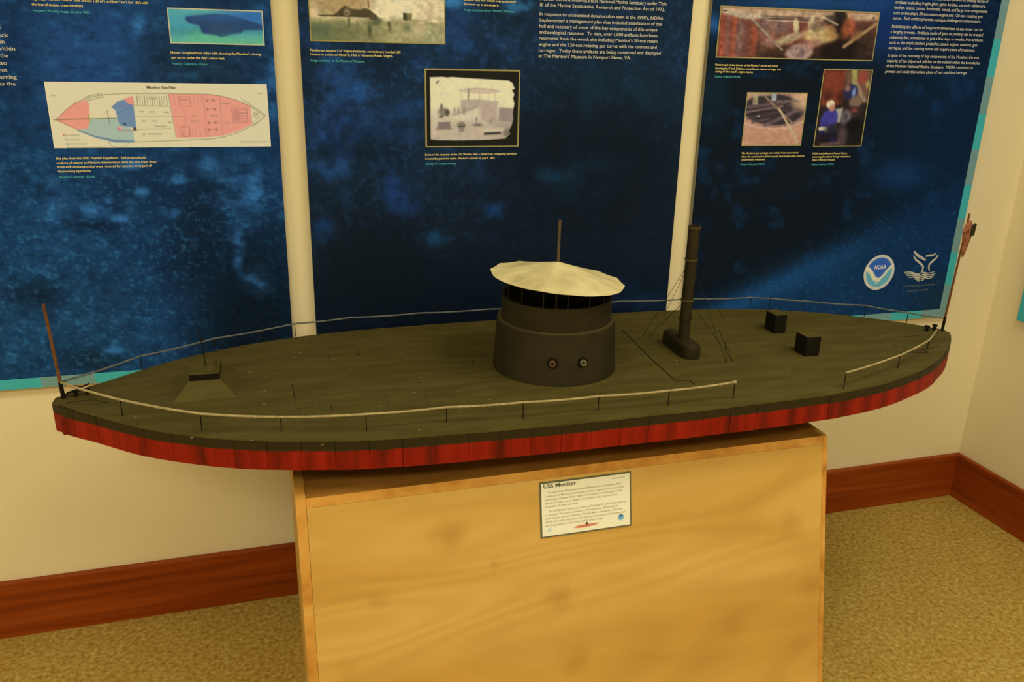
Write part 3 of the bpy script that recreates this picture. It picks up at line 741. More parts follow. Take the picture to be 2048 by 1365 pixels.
# --- right panel
pr = panel('dark blue panel with round emblem and whale-tail logo, nearest the room corner', XR0, XR1-0.0, sea_right)
border_h(pr, XR0, XR1, True, (2*SEG-((XR1-0.105-SEG-XR0) % (2*SEG))))
border_v(pr, XR1-0.030, XR1, PZ1, False, 0.026)
def artifact(U, V):
    X, Y = U*1250, V*400
    p = Paint(X, Y, (110, 56, 36), 16)
    for i, x in enumerate((20, 60, 110, 200, 260, 330, 400, 1010, 1040)):
        p.line([(x, 60), (x+14, 400)], 36, ((148, 62, 34), (120, 70, 52), (156, 66, 36), (112, 60, 44))[i % 4], .8, soft=16)
    p.ell(160, 240, 30, 160, (116, 86, 66), .8, soft=24); p.ell(420, 130, 130, 80, (110, 86, 68), .7, soft=40)
    p.mix(sstep(230, 400, Y)*sstep(180, 420, X)*0.85, (40, 28, 18)); p.ell(1000, 320, 200, 120, (24, 18, 12), .9, soft=50); p.ell(1180, 260, 90, 200, (50, 34, 22), .8, soft=50)
    p.poly([(0, 0), (1250, 0), (1250, 60), (960, 70), (800, 90), (600, 60), (420, 66), (230, 90), (60, 60), (0, 50)], (178, 142, 94), .85, soft=22)
    p.line([(30, 30), (160, 70), (320, 60)], 34, (164, 140, 104), .9, soft=12); p.line([(230, 80), (500, 330)], 17, (132, 118, 86), .95, soft=6)
    p.line([(330, 60), (760, 66)], 14, (90, 70, 52), .8, soft=8); p.line([(350, 92), (740, 96)], 9, (200, 170, 116), .7, soft=6); p.line([(380, 80), (740, 84)], 10, (70, 54, 40), .8, soft=6)
    p.ell(540, 240, 120, 36, (150, 124, 80), .95, rot=-22, soft=16); p.ell(590, 130, 22, 60, (196, 172, 110), .9, rot=-10, soft=10); p.ell(710, 110, 24, 70, (188, 160, 104), .9, soft=12)
    p.ell(790, 200, 130, 70, (184, 150, 82), .95, soft=22); p.ell(880, 180, 50, 70, (150, 104, 46), .8, soft=24); p.ell(760, 130, 70, 40, (120, 92, 60), .8, soft=18)
    p.ell(640, 350, 110, 74, (148, 112, 88), .98, rot=-12, soft=14); p.ell(660, 360, 26, 34, (96, 72, 64), .8, soft=16); p.ell(740, 270, 70, 40, (156, 104, 76), .8, rot=-20, soft=18)
    p.ell(950, 90, 60, 130, (26, 20, 14), .9, rot=-18, soft=18); p.ell(1000, 130, 40, 90, (172, 76, 30), .7, rot=10, soft=24); p.ell(860, 70, 60, 40, (46, 38, 26), .8, soft=16)
    p.line([(800, 50), (920, 110)], 16, (190, 160, 104), .8, soft=8)
    p.line([(1000, 290), (1240, 90)], 26, (150, 112, 60), .95, soft=12); p.ell(1090, 200, 60, 26, (120, 80, 40), .8, rot=-40, soft=14); p.ell(400, 270, 50, 40, (136, 98, 72), .8, soft=18)
    p.ell(30, 30, 14, 6, (30, 24, 16), .9, soft=5); p.ell(1210, 40, 10, 8, (30, 24, 16), .8, soft=5)
    p.mottle(0.30, 0.035, 25)
    return p.c
r = wall_rect((1440, 8), (1757, 28), (1745, 127), (1433, 110)); r = (r[0]+.0025, r[1]-.0025, r[2]+.0025, r[3]-.0025)
print_sheet('artifact_photograph', *r, -0.0016, 270, 100, artifact, pr)
keyline('photograph_border', *r, 0.0030, -0.0012, GOLD, pr)
def turret_photo(U, V):
    X, Y = U*460, V*410
    p = Paint(X, Y, (178, 122, 82), 12)
    p.ell(230, 130, 262, 140, (150, 104, 78), 1, rot=4, soft=8); p.ell(215, 128, 240, 122, (54, 42, 36), 1, rot=4, soft=10)
    p.ell(430, 60, 80, 70, (196, 150, 98), .8, soft=40)
    for (a, b, w, c) in (((0, 110), (300, 70), 26, (96, 72, 62)), ((0, 150), (280, 100), 18, (112, 86, 74)), ((20, 200), (330, 130), 16, (70, 56, 48)), ((160, 255), (400, 130), 30, (100, 76, 72)), ((30, 160), (200, 130), 12, (40, 32, 28)), ((240, 60), (400, 60), 16, (110, 92, 72)), ((60, 230), (190, 200), 16, (84, 66, 58))):
        p.line([a, b], w, c, .85, soft=8)
    p.line([(0, 235), (90, 268), (230, 282), (370, 268), (450, 225)], 16, (186, 140, 106), .9, soft=6)
    p.line([(140, 30), (380, 240)], 15, (128, 96, 66), .95, soft=5); p.line([(255, 120), (440, 395)], 17, (176, 144, 92), .98, soft=5)
    p.poly([(40, 0), (80, 0), (85, 90), (45, 90)], (150, 132, 84), .9, soft=8); p.poly([(185, 0), (225, 0), (225, 60), (185, 60)], (150, 154, 140), .9, soft=8)
    p.poly([(0, 0), (190, 0), (180, 20), (0, 24)], (170, 140, 94), .7, soft=10); p.ell(100, 180, 12, 8, (150, 140, 110), .9, soft=5)
    p.mottle(0.14, 0.05, 31)
    return p.c
r = wall_rect((1493, 184), (1613, 187), (1602, 291), (1484, 291)); r = (r[0]+.002, r[1]-.002, r[2]+.002, r[3]-.002)
print_sheet('turret_photograph', *r, -0.0016, 120, 104, turret_photo, pr)
keyline('photograph_border', *r, 0.0028, -0.0012, GOLD, pr)
def workers(U, V):
    X, Y = U*400, V*610
    p = Paint(X, Y, (40, 30, 22), 14)
    p.poly([(0, 0), (190, 0), (180, 260), (90, 300), (0, 280)], (122, 46, 24), .95, soft=24); p.ell(60, 200, 40, 40, (60, 28, 18), .7, soft=26); p.ell(160, 210, 30, 40, (54, 26, 18), .7, soft=22)
    p.poly([(180, 0), (400, 0), (400, 260), (200, 200)], (112, 74, 48), .9, soft=26); p.line([(250, 0), (270, 110)], 44, (150, 144, 60), .9, soft=14); p.line([(270, 80), (370, 240)], 30, (140, 112, 76), .9, soft=12)
    p.ell(330, 50, 40, 60, (150, 52, 32), .8, soft=22); p.ell(380, 110, 18, 30, (160, 140, 60), .8, soft=12)
    p.ell(245, 170, 60, 60, (34, 36, 66), .95, soft=16); p.ell(272, 175, 16, 36, (110, 126, 150), .9, soft=10); p.ell(215, 145, 22, 24, (140, 90, 66), .9, soft=12)
    p.ell(300, 250, 56, 46, (120, 90, 60), .9, soft=16); p.ell(290, 330, 60, 40, (70, 40, 30), .8, soft=22); p.ell(300, 320, 24, 14, (150, 54, 44), .8, soft=10)
    p.ell(235, 380, 44, 60, (104, 90, 84), .9, soft=18); p.ell(232, 372, 20, 26, (60, 50, 48), .8, soft=12); p.poly([(140, 310), (200, 300), (190, 420), (160, 420)], (168, 152, 120), .9, soft=12)
    p.ell(95, 400, 70, 92, (58, 52, 118), .98, rot=14, soft=16); p.ell(60, 470, 34, 60, (48, 44, 104), .95, soft=14); p.ell(90, 272, 34, 34, (204, 184, 126), .98, soft=10); p.ell(108, 302, 24, 28, (176, 112, 76), .95, soft=10)
    p.line([(30, 470), (80, 470), (96, 510)], 28, (196, 170, 112), .95, soft=9); p.ell(120, 540, 90, 60, (26, 22, 24), .95, soft=26); p.ell(150, 470, 70, 40, (40, 34, 34), .9, soft=22); p.ell(150, 580, 20, 40, (40, 34, 70), .8, soft=14)
    p.ell(330, 520, 90, 90, (24, 20, 14), .9, soft=34); p.ell(230, 540, 40, 90, (92, 66, 54), .7, soft=26); p.ell(320, 440, 80, 50, (22, 18, 14), .9, soft=24); p.line([(60, 600), (200, 590)], 24, (110, 74, 58), .7, soft=12)
    p.mottle(0.12, 0.05, 37)
    return p.c
r = wall_rect((1645, 137), (1744, 140), (1723, 294), (1628, 292)); r = (r[0]+.003, r[1]-.003, r[2]+.003, r[3]-.003)
print_sheet('conservators_photograph', *r, -0.0016, 110, 160, workers, pr)
keyline('photograph_border', *r, 0.0032, -0.0012, GOLD, pr)
wall_text('caption', px_lines([('Photomosaic of the interior of the Monitor\'s turret and turret,', (105, 205), (1390, 255)), ('showing the 11 inch Dahlgren smoothbores, cannon carriages, and', (105, 278), (1440, 328)), ('casing of the vessel\'s engine beams.', (105, 350), (875, 380))], 1420, 110, 10.24), CAPTEXT, pr, 0.0080)
wall_text('credit_line', px_lines([('Monitor Collection, NOAA', (95, 462), (615, 472))], 1420, 110, 10.24), TEALTEXT, pr, 0.0080)
wall_text('caption', px_lines([('The Monitor\'s gun carriages were hidden from conservators', (165, 203), (995, 203)), ('when the turret sank and it is now in their hands while cannons', (160, 252), (1080, 252)), ('conservation treatment.', (160, 296), (515, 298))], 1460, 280, 7.314), CAPTEXT, pr, 0.0080)
wall_text('credit_line', px_lines([('Monitor Collection, NOAA', (150, 368), (505, 368))], 1460, 280, 7.314), TEALTEXT, pr, 0.0080)
wall_text('caption', px_lines([('NOAA and the Mariners\' Museum History,', (1205, 208), (1710, 210)), ('conserving the artifacts through treatment at', (1200, 255), (1755, 258)), ('Ames of Mariners\' Museum.', (1198, 302), (1530, 302))], 1460, 280, 7.314), CAPTEXT, pr, 0.0080)
wall_text('credit_line', px_lines([('Monitor Collection, NOAA', (1190, 370), (1515, 368))], 1460, 280, 7.314), TEALTEXT, pr, 0.0080)
wall_text('body_text', px_lines([
    ('Monitor artifacts that have been recovered represent an amazing variety of', (250, -32), (1730, 46)),
    ('artifacts including fragile glass spice bottles, ceramic tableware,', (240, 46), (1690, 136)),
    ('leather, wood, canvas, foodstuffs, wood, and large iron components', (225, 128), (1715, 220)),
    ('such as the ship\'s 30-ton steam engine and 120-ton rotating gun', (212, 214), (1635, 304)),
    ('turret.  Each artifact presents a unique challenge to conservators.', (200, 300), (1610, 382)),
    ('Stabilizing the effects of long-term immersion at sea water can be', (182, 432), (1635, 512)),
    ('a lengthy process.  Artifacts made of glass or pottery can be treated', (165, 516), (1640, 598)),
    ('relatively fast, sometimes in just a few days or weeks. Iron artifacts', (155, 602), (1640, 682)),
    ('such as the ship\'s anchor, propeller, steam engine, cannons, gun', (148, 688), (1550, 762)),
    ('carriages, and the rotating turret will require years of treatment.', (132, 774), (1515, 842)),
    ('In spite of the recovery of key components of the Monitor, the vast', (120, 892), (1580, 966)),
    ('majority of the shipwreck still lies on the seabed within the boundaries', (108, 980), (1590, 1050)),
    ('of the Monitor National Marine Sanctuary.  NOAA continues to', (92, 1064), (1480, 1124)),
    ('protect and study this unique piece of our maritime heritage.', (80, 1152), (1390, 1210))], 1760, 0, 8.03), BODYTEXT, pr, 0.0122)
# round emblem: white ring, dark sky, pale gull, teal water
pc = hit((1757.5, 545), 1, 0.0); er = 0.0605
def emblem(U, V):
    X, Y = (U-0.5)*2, (V-0.5)*2
    p = Paint(X, Y, (186, 172, 132), 0.05)
    p.ell(0, 0, 0.83, 0.83, (84, 150, 142), 1)
    m = Paint(X, Y, (0, 0, 0), 0.05); m.ell(0, 0, 0.83, 0.83, (1, 1, 1))
    sky = [(-0.95, -0.35), (-0.62, -0.25), (-0.35, 0.12), (-0.12, 0.34), (0.08, 0.36), (0.34, 0.10), (0.62, -0.28), (0.95, -0.45), (0.9, -1), (-0.9, -1)]
    q = Paint(X, Y, (0, 0, 0), 0.05); q.poly(sky, (1, 1, 1)); p.mix(q.c[..., 0]*m.c[..., 0], (44, 84, 140))
    p.line([(-0.80, -0.24), (-0.55, -0.06), (-0.25, 0.34), (0.02, 0.44)], 0.24, (206, 188, 128), 1, soft=0.05)
    p.line([(0.02, 0.44), (0.30, 0.22), (0.55, -0.12), (0.82, -0.36)], 0.15, (206, 188, 128), 1, soft=0.05)
    p.line([(-0.1, 0.42), (-0.08, 0.62)], 0.10, (186, 176, 128), .8, soft=0.06)
    return p.c
print_sheet('round_emblem', pc[0]-er, pc[0]+er, pc[2]-er, pc[2]+er, -0.0016, 110, 110, emblem, pr, mask=lambda U, V: np.hypot(U-.5, V-.5) <= .502)
V_, F_ = text_block('x', [('NOAA', (pc[0]-0.0215, pc[2]+0.012), (pc[0]+0.0235, pc[2]+0.012))], None, None, lambda q: q, 0.019, 0.03)
mesh_obj('emblem_lettering', [(v[0], -0.0024, v[2]) for v in V_], F_, flat('emblem_letter_ink', (196, 180, 136)), pr)
# whale tail emblem and its waves
TAILINK = flat('pale_tail_ink', (164, 152, 112))
def wall_stroke(name, px, w, mat, parent, taper=True):
    P = [hit((1680+x/8.533, 470+y/8.533), 1, 0.0) for x, y in px]
    Pn = [np.array([q[0], q[2]]) for q in P]
    # smooth the path
    pts = []
    for i in range(len(Pn)-1):
        a = Pn[max(i-1, 0)]; b = Pn[i]; c = Pn[i+1]; d = Pn[min(i+2, len(Pn)-1)]
        for k in range(6):
            t = k/6
            pts.append(0.5*((2*b)+(-a+c)*t+(2*a-5*b+4*c-d)*t*t+(-a+3*b-3*c+d)*t**3))
    pts.append(Pn[-1]); n = len(pts)
    Vv, Ff = [], []
    for i, q in enumerate(pts):
        d = pts[min(i+1, n-1)]-pts[max(i-1, 0)]; d = d/np.linalg.norm(d); nrm = np.array([-d[1], d[0]])
        hw = w/2*(0.35+0.65*math.sin(math.pi*min(1, max(0, i/(n-1))))**0.6 if taper else 1)
        for s in (1, -1):
            e = q+nrm*hw*s; Vv.append((e[0], -0.0016, e[1]))
        if i: Ff.append((2*i-2, 2*i-1, 2*i+1, 2*i))
    return mesh_obj(name, Vv, Ff, mat, parent)
for pts, w in (([(1255, 275), (1310, 340), (1390, 390), (1460, 435)], .0088), ([(1250, 350), (1285, 420), (1360, 480), (1410, 540), (1400, 600), (1370, 660)], .0075),
               ([(1450, 365), (1520, 350), (1580, 345), (1630, 315)], .007), ([(1660, 340), (1640, 390), (1560, 460), (1510, 530), (1520, 620)], .0075)):
    wall_stroke('whale_tail_stroke', pts, w, TAILINK, pr)
for k, (a, b) in enumerate(((1085, 1610), (1110, 1630), (1135, 1610), (1170, 1590), (1250, 1440))):
    y = 640+k*30
    m_ = b-a
    wall_stroke('wave_stroke', [(a, y), (a+m_*.22, y-6), (a+m_*.45, y+30), (a+m_*.62, y), (a+m_*.8, y+14), (b, y-18)], .0042, TAILINK, pr)
wall_text('emblem_caption', px_lines([('NATIONAL MARINE', (1060, 890), (1605, 862)), ('SANCTUARIES', (1140, 966), (1495, 950))], 1680, 470, 8.533), flat('dim_emblem_lettering', (92, 92, 74)), pr, 0.0075)

# --- panel on the right wall, only its lower left corner shows
prw = thing('exhibit_panel', 'teal-edged panel on right wall, cut off by the picture edge', 'panel')
q0 = hit((2034, 640), 0, CORNER)
box_obj('backing_board', CORNER, RW-GAP, q0[1]-1.06, q0[1], q0[2], q0[2]+1.28, PANELEDGE, prw)
box_obj('background_print', CORNER-0.0004, CORNER, q0[1]-1.06, q0[1], q0[2], q0[2]+1.28, flat('deep_blue_ink', (16, 44, 80)), prw)
for k in range(9):
    box_obj('border_block', CORNER-0.0014, CORNER-0.0004, q0[1]-0.03, q0[1], q0[2]+0.12*k, q0[2]+0.12*(k+1), TEAL if k % 2 == 0 else GREYTEAL, prw)
for k in range(8):
    box_obj('border_block', CORNER-0.0014, CORNER-0.0004, q0[1]-0.03-0.12*(k+1), q0[1]-0.03-0.12*k, q0[2], q0[2]+0.03, TEAL if k % 2 == 0 else GREYTEAL, prw)

# ------------------------------------------------------------------ plywood pedestal, front face leaning out towards the foot
PH = 0.760; PX0, PX1 = 0.0225, 1.2165; PYF = -0.773; LEAN = 0.20; PYB = -0.16; TH = 0.019
ped = thing('plywood_pedestal', 'birch plywood pedestal with sloping front under the model ship', 'pedestal', (0, 0, 0))
def yf(z): return PYF-LEAN*(PH-z)
def side_panel(x0, x1):
    bm = bmesh.new()
    add_hex(bm, [(x0, yf(0), 0), (x1, yf(0), 0), (x1, PYB, 0), (x0, PYB, 0), (x0, PYF, PH), (x1, PYF, PH), (x1, PYB, PH), (x0, PYB, PH)])
    o = bm_obj('side_panel', bm, BIRCH, ped)
    o.data.materials.append(PLYEDGE)
    for p in o.data.polygons:
        if abs(p.normal.x) < 0.5: p.material_index = 1
    return o
side_panel(PX0, PX0+TH); side_panel(PX1-0.012, PX1)
g = 0.0006
bm = bmesh.new()
add_hex(bm, [(PX0+TH+g, yf(PH-TH), PH-TH), (PX1-0.012-g, yf(PH-TH), PH-TH), (PX1-0.012-g, PYB, PH-TH), (PX0+TH+g, PYB, PH-TH),
             (PX0+TH+g, PYF, PH), (PX1-0.012-g, PYF, PH), (PX1-0.012-g, PYB, PH), (PX0+TH+g, PYB, PH)])
o = bm_obj('top_panel', bm, SHADEDTOP, ped); o.data.materials.append(PLYEDGE)
for p in o.data.polygons:
    if p.normal.y < -0.5: p.material_index = 1
zt = PH-TH-g
bm = bmesh.new()
add_hex(bm, [(PX0+TH+g, yf(0), 0), (PX1-0.012-g, yf(0), 0), (PX1-0.012-g, yf(0)+TH, 0), (PX0+TH+g, yf(0)+TH, 0),
             (PX0+TH+g, yf(zt), zt), (PX1-0.012-g, yf(zt), zt), (PX1-0.012-g, yf(zt)+TH, zt), (PX0+TH+g, yf(zt)+TH, zt)])
bm_obj('front_panel', bm, BIRCH, ped)
box_obj('back_panel', PX0+TH+g, PX1-0.012-g, PYB-TH, PYB, 0, zt, BIRCH, ped)

# ------------------------------------------------------------------ information card on the pedestal front
nrm = np.array([0.0, -1.0, LEAN]); nrm /= np.linalg.norm(nrm)      # outward normal of the sloping face
upv = np.array([0.0, LEAN, 1.0]); upv /= np.linalg.norm(upv)
f0 = np.array([0.0, PYF, PH])
def front_hit(px):
    d = CW + CR*((px[0]-1024)/FPX) - CU*((px[1]-682.5)/FPX)
    t = ((f0-CO)@nrm)/(d@nrm)
    return CO+d*t
cc = [front_hit(p) for p in ((1077, 967), (1260, 942), (1263, 1049), (1083, 1079))]
cx0 = (cc[0][0]+cc[3][0])/2; cx1 = (cc[1][0]+cc[2][0])/2
def fs(p): return (p-f0)@upv
cz1 = (fs(cc[0])+fs(cc[1]))/2; cz0 = (fs(cc[2])+fs(cc[3]))/2
CWD, CHT = cx1-cx0, cz1-cz0
card_org = f0+upv*((cz0+cz1)/2)+np.array([(cx0+cx1)/2, 0, 0])+nrm*0.0008
card = thing('information_card', 'white printed card with a red ship silhouette on pedestal front', 'card', tuple(card_org))
card.rotation_euler = (-math.atan(LEAN), 0, 0)
box_obj('card_border', -CWD/2, CWD/2, -0.0012, 0.0, -CHT/2, CHT/2, flat('card_green_edge', (84, 80, 46)), card)
def card_paint(U, V):
    X, Y = U*1780, V*1080
    p = Paint(X, Y, (224, 206, 152), 8)
    p.poly([(625, 985), (700, 950), (900, 945), (1140, 950), (1060, 985), (900, 1000), (740, 1002)], (206, 92, 44), .95, soft=12)
    p.ell(890, 930, 26, 22, (50, 34, 18), 1, soft=10); p.line([(890, 880), (890, 930)], 12, (120, 96, 60), .8, soft=8)
    p.ell(1590, 900, 62, 66, (104, 156, 164), 1, soft=12); p.ell(1590, 866, 34, 26, (60, 84, 110), 1, soft=12)
    p.ell(145, 960, 46, 46, (190, 186, 152), .9, soft=16)
    return p.c
e = 0.0032
print_sheet('card_print', -CWD/2+e, CWD/2-e, -CHT/2+e, CHT/2-e, -0.0016, 220, 134, card_paint, card, tone=0.93)
def card_lines(name, lines, mat, size, bold=0.0):
    pl_ = lambda q: ((q[0]/1780-0.5)*CWD, (0.5-q[1]/1080)*CHT)
    V, F = text_block(name, lines, mat, card, pl_, size, bold)
    return mesh_obj(name, [(v[0], -0.0022, v[2]) for v in V], F, mat, card)
CARDTXT = flat('card_lettering', (152, 134, 82))
card_lines('card_title', [('USS Monitor', (70, 118), (700, 118))], DARKTEXT, 0.0125, 0.02)
card_lines('card_date', [('January 2003', (1400, 100), (1650, 100))], CARDTXT, 0.005)
L1 = ['This scale model of the ironclad warship USS Monitor was commissioned in 1862 as',
      'a replica of the Monitor and shows the vessel as it appeared on the day of the',
      'battle fought at Hampton Roads, Virginia. It was made of wood and copper in 1962',
      'and was for many years on display at the museum and is now on loan as',
      'a model of the real ship.']
L2 = ['The USS Monitor was lost in a storm on December 31, 1862 while under tow',
      'to the south. The wreck was found in 1973 and the site off the coast of',
      'Cape Hatteras was named the first National Marine Sanctuary in 1975 with',
      'NOAA. Since then many parts of the ship have been recovered and conserved,',
      'for the people to learn from and to enjoy today.']
ends1 = (1600, 1630, 1600, 1500, 740); ends2 = (1690, 1500, 1590, 1660, 1220)
card_lines('card_text', [(t, (150 if i == 0 else 90, 225+i*68), (ends1[i], 225+i*68)) for i, t in enumerate(L1)], CARDTXT, 0.0062, 0.004)
card_lines('card_text', [(t, (150 if i == 0 else 90, 590+i*68), (ends2[i], 590+i*68)) for i, t in enumerate(L2)], CARDTXT, 0.0062, 0.004)

# ------------------------------------------------------------------ the model ship
ZD = 0.88; KEEL = 0.818; HH = ZD-KEEL
bow_w = hit((105, 805), 2, ZD)[:2]; st_w = hit((1898, 664.5), 2, ZD)[:2]
SL = float(np.linalg.norm(st_w-bow_w)); SA = math.atan2(st_w[1]-bow_w[1], st_w[0]-bow_w[0])
ax_ = (st_w-bow_w)/SL; nx_ = np.array([-ax_[1], ax_[0]])
org = (bow_w+st_w)/2+nx_*0.004*SL
ship = thing('model_ship', 'black and red model of a flat-decked turreted warship on the pedestal', 'model ship', (org[0], org[1], KEEL), SA)
def loc(p):
    """world point -> ship's own coordinates"""
    d = np.asarray(p[:2])-org
    return np.array([d@ax_, d@nx_, p[2]-KEEL])
def deck_at(px, z=ZD): return loc(hit(px, 2, z))
PROF = [(0, .006), (.006, .012), (.012, .019), (.026, .031), (.039, .040), (.053, .053), (.07, .068), (.092, .085), (.124, .103), (.15, .116), (.188, .129), (.225, .139), (.27, .147), (.31, .150),
        (.39, .1535), (.46, .1545), (.55, .1535), (.63, .152), (.70, .1485), (.735, .146), (.80, .135), (.835, .123), (.87, .109), (.90, .094), (.94, .066), (.966, .044), (.985, .025), (.995, .013), (1, .005)]
PS = np.array([a for a, _ in PROF]); PW = np.array([b for _, b in PROF])
# dense outline of one side (bow to stern), smoothed
s_d = np.linspace(0, 1, 400)
w_d = np.interp(s_d, PS, PW)
ker = np.hanning(21); ker /= ker.sum()
w_s = np.convolve(np.pad(w_d, 10, mode='edge'), ker, mode='valid')
mixw = sstep(0.0, 0.05, s_d)*sstep(0.0, 0.03, 1-s_d)
w_d = w_d*(1-mixw)+w_s*mixw
def half_width(s): return np.interp(s, s_d, w_d)*SL
side = np.stack([(s_d-0.5)*SL, w_d*SL], -1)
def side_offset(off):
    t = np.gradient(side, axis=0); t /= np.linalg.norm(t, axis=1)[:, None]
    n = np.stack([-t[:, 1], t[:, 0]], -1)          # outward for +y side
    return side+n*off
def outline(off, step=6):
    a = side_offset(off)[::step]; a[:, 1] = np.maximum(a[:, 1], 0.002)
    return [tuple(p) for p in a]+[(x, -y) for x, y in a[::-1]]
def prism(name, loop, z0, z1, mat, parent):
    n = len(loop)
    V = [(x, y, z0) for x, y in loop]+[(x, y, z1) for x, y in loop]
    F = [tuple(range(n))[::-1] if False else tuple(reversed(range(n))), tuple(range(n, 2*n))]+[(i, (i+1) % n, n+(i+1) % n, n+i) for i in range(n)]
    bm = bmesh.new(); vv = [bm.verts.new(v) for v in V]
    for f in F: bm.faces.new([vv[i] for i in f])
    return bm_obj(name, bm, mat, parent)
hull = prism('hull', outline(-0.006), 0.0, HH-0.003, HULLCORE, ship)
deck = prism('deck', outline(-0.0006, 3), HH-0.0028, HH, DECK, ship)
# narrower lower hull that the overhanging raft stands on
lowl = []
for s_ in np.linspace(0.09, 0.90, 41):
    f_ = math.sin(math.pi*min(1, max(0, (s_-0.09)/0.81)))**0.5
    lowl.append(((s_-0.5)*SL, half_width(s_)*0.80*f_+0.003))
lowl = lowl+[(x, -y) for x, y in lowl[::-1]]
LH = KEEL-PH-0.001
bm = bmesh.new(); nL = len(lowl)
ra = [bm.verts.new((x, y, 0.0)) for x, y in lowl]
rb = [bm.verts.new((x*0.97, y*0.86, -LH*0.7)) for x, y in lowl]; rc = [bm.verts.new((x*0.93, y*0.62, -LH)) for x, y in lowl]
for A, B in ((ra, rb), (rb, rc)):
    for i in range(nL): bm.faces.new((A[i], A[(i+1) % nL], B[(i+1) % nL], B[i]))
bm.faces.new(ra); bm.faces.new(rc[::-1])
bm_obj('lower_hull', bm, mat_base('lower_hull_paint', (0.16, 0.012, 0.006), 0.5, 0.3)[0], ship)
# armour belt plates, one by one round both sides
arc = np.concatenate([[0], np.cumsum(np.hypot(*np.diff(side, axis=0).T))])
NPL = 38
outer = side_offset(0.0); inner = side_offset(-0.0055)
for sgn in (1, -1):
    for k in range(NPL):
        a0 = arc[-1]*k/NPL+0.0004; a1 = arc[-1]*(k+1)/NPL-0.0004
        ss = np.linspace(a0, a1, 4)
        po = np.stack([np.interp(ss, arc, outer[:, 0]), np.interp(ss, arc, outer[:, 1])], -1)
        pi = np.stack([np.interp(ss, arc, inner[:, 0]), np.interp(ss, arc, inner[:, 1])], -1)
        t = (po[-1]-po[0]); t /= np.linalg.norm(t); n = np.array([-t[1], t[0]])
        po = po+n*random.uniform(-0.0007, 0.0006)
        pi[:, 1] = np.maximum(pi[:, 1], 0.0005)
        zt_ = HH-0.0030-random.uniform(0, 0.0008); zb_ = random.uniform(0.0, 0.0008)
        V, F = [], []
        for j in range(4):
            for (p, z) in ((po[j], zb_), (po[j], zt_), (pi[j], zt_), (pi[j], zb_)):
                V.append((p[0], sgn*p[1], z))
        for j in range(3):
            b = 4*j
            for q in range(4):
                F.append((b+q, b+(q+1) % 4, b+4+(q+1) % 4, b+4+q))
        F.append((0, 1, 2, 3)); F.append((12, 15, 14, 13))
        bm = bmesh.new(); vv = [bm.verts.new(v) for v in V]
        for f in F: bm.faces.new([vv[i] for i in f])
        bm_obj('belt_plate', bm, PLATE, hull)
# stem bar and stern post
x0 = -SL/2
for nm, xa in (('stem_bar', -SL/2-0.003), ('stern_post', SL/2-0.004)):
    box_obj(nm, xa, xa+0.008, -0.006, 0.006, 0.0, HH-0.0031, PLATE, hull, bevel=0.002)
box_obj('stem_tab', -SL/2+0.018, -SL/2+0.026, -half_width(.0075)-0.010, -half_width(.0075)-0.002, 0.0005, 0.034, PLATE, hull, bevel=0.001)

# hatches and seams on the deck
def hatch(px_near_left, px_near_right, depth, h=0.0014):
    a = deck_at(px_near_left); b = deck_at(px_near_right)
    return box_obj('deck_hatch', a[0], b[0], a[1], a[1]+depth, HH, HH+h, DECK, deck, bevel=0.0004, seg=1)
hatch((592, 818), (626, 816), 0.085); hatch((779, 811), (822, 809), 0.06); hatch((936, 748), (969, 744), 0.055); hatch((650, 712), (718, 707), 0.03)
hatch((857, 807), (895, 805), 0.05); hatch((1050, 808), (1090, 806), 0.02)
SEAM = mat_base('open_seam', (0.012, 0.011, 0.008), 0.8, 0.1)[0]
def seam(name, pxs, w=0.0013):
    P_ = [deck_at(p) for p in pxs]; bm = bmesh.new()
    for a, b in zip(P_, P_[1:]):
        d = (b-a)[:2]; d /= np.linalg.norm(d); n = np.array([-d[1], d[0]])*w
        p4 = [a[:2]-n, b[:2]-n, b[:2]+n, a[:2]+n]
        add_hex(bm, [(*q, HH-0.0004) for q in p4]+[(*q, HH+0.0003) for q in p4])
    return bm_obj(name, bm, SEAM, deck)
seam('deck_seam', [(1244, 660), (1300, 716), (1346, 758), (1352, 762), (1380, 762), (1390, 770)], 0.0016)
seam('deck_seam', [(1437, 660), (1465, 722)], 0.0008); seam('deck_seam', [(1450, 690), (1453, 725)], 0.0008)
seam('deck_seam', [(945, 722), (952, 745)], 0.0012); seam('deck_seam', [(584, 770), (590, 800)], 0.0008)
seam('deck_seam', [(655, 702), (658, 715)], 0.001); seam('deck_seam', [(717, 698), (716, 712)], 0.001); seam('deck_seam', [(663, 812), (664, 822)], 0.001)
seam('deck_seam', [(1780, 690), (1835, 702), (1880, 692)], 0.001); seam('deck_seam', [(1770, 676), (1840, 672)], 0.0008); seam('deck_seam', [(1800, 706), (1858, 706)], 0.0014)
seam('deck_seam', [(132, 806), (185, 800), (215, 806)], 0.001); seam('deck_seam', [(118, 812), (150, 822)], 0.0012)
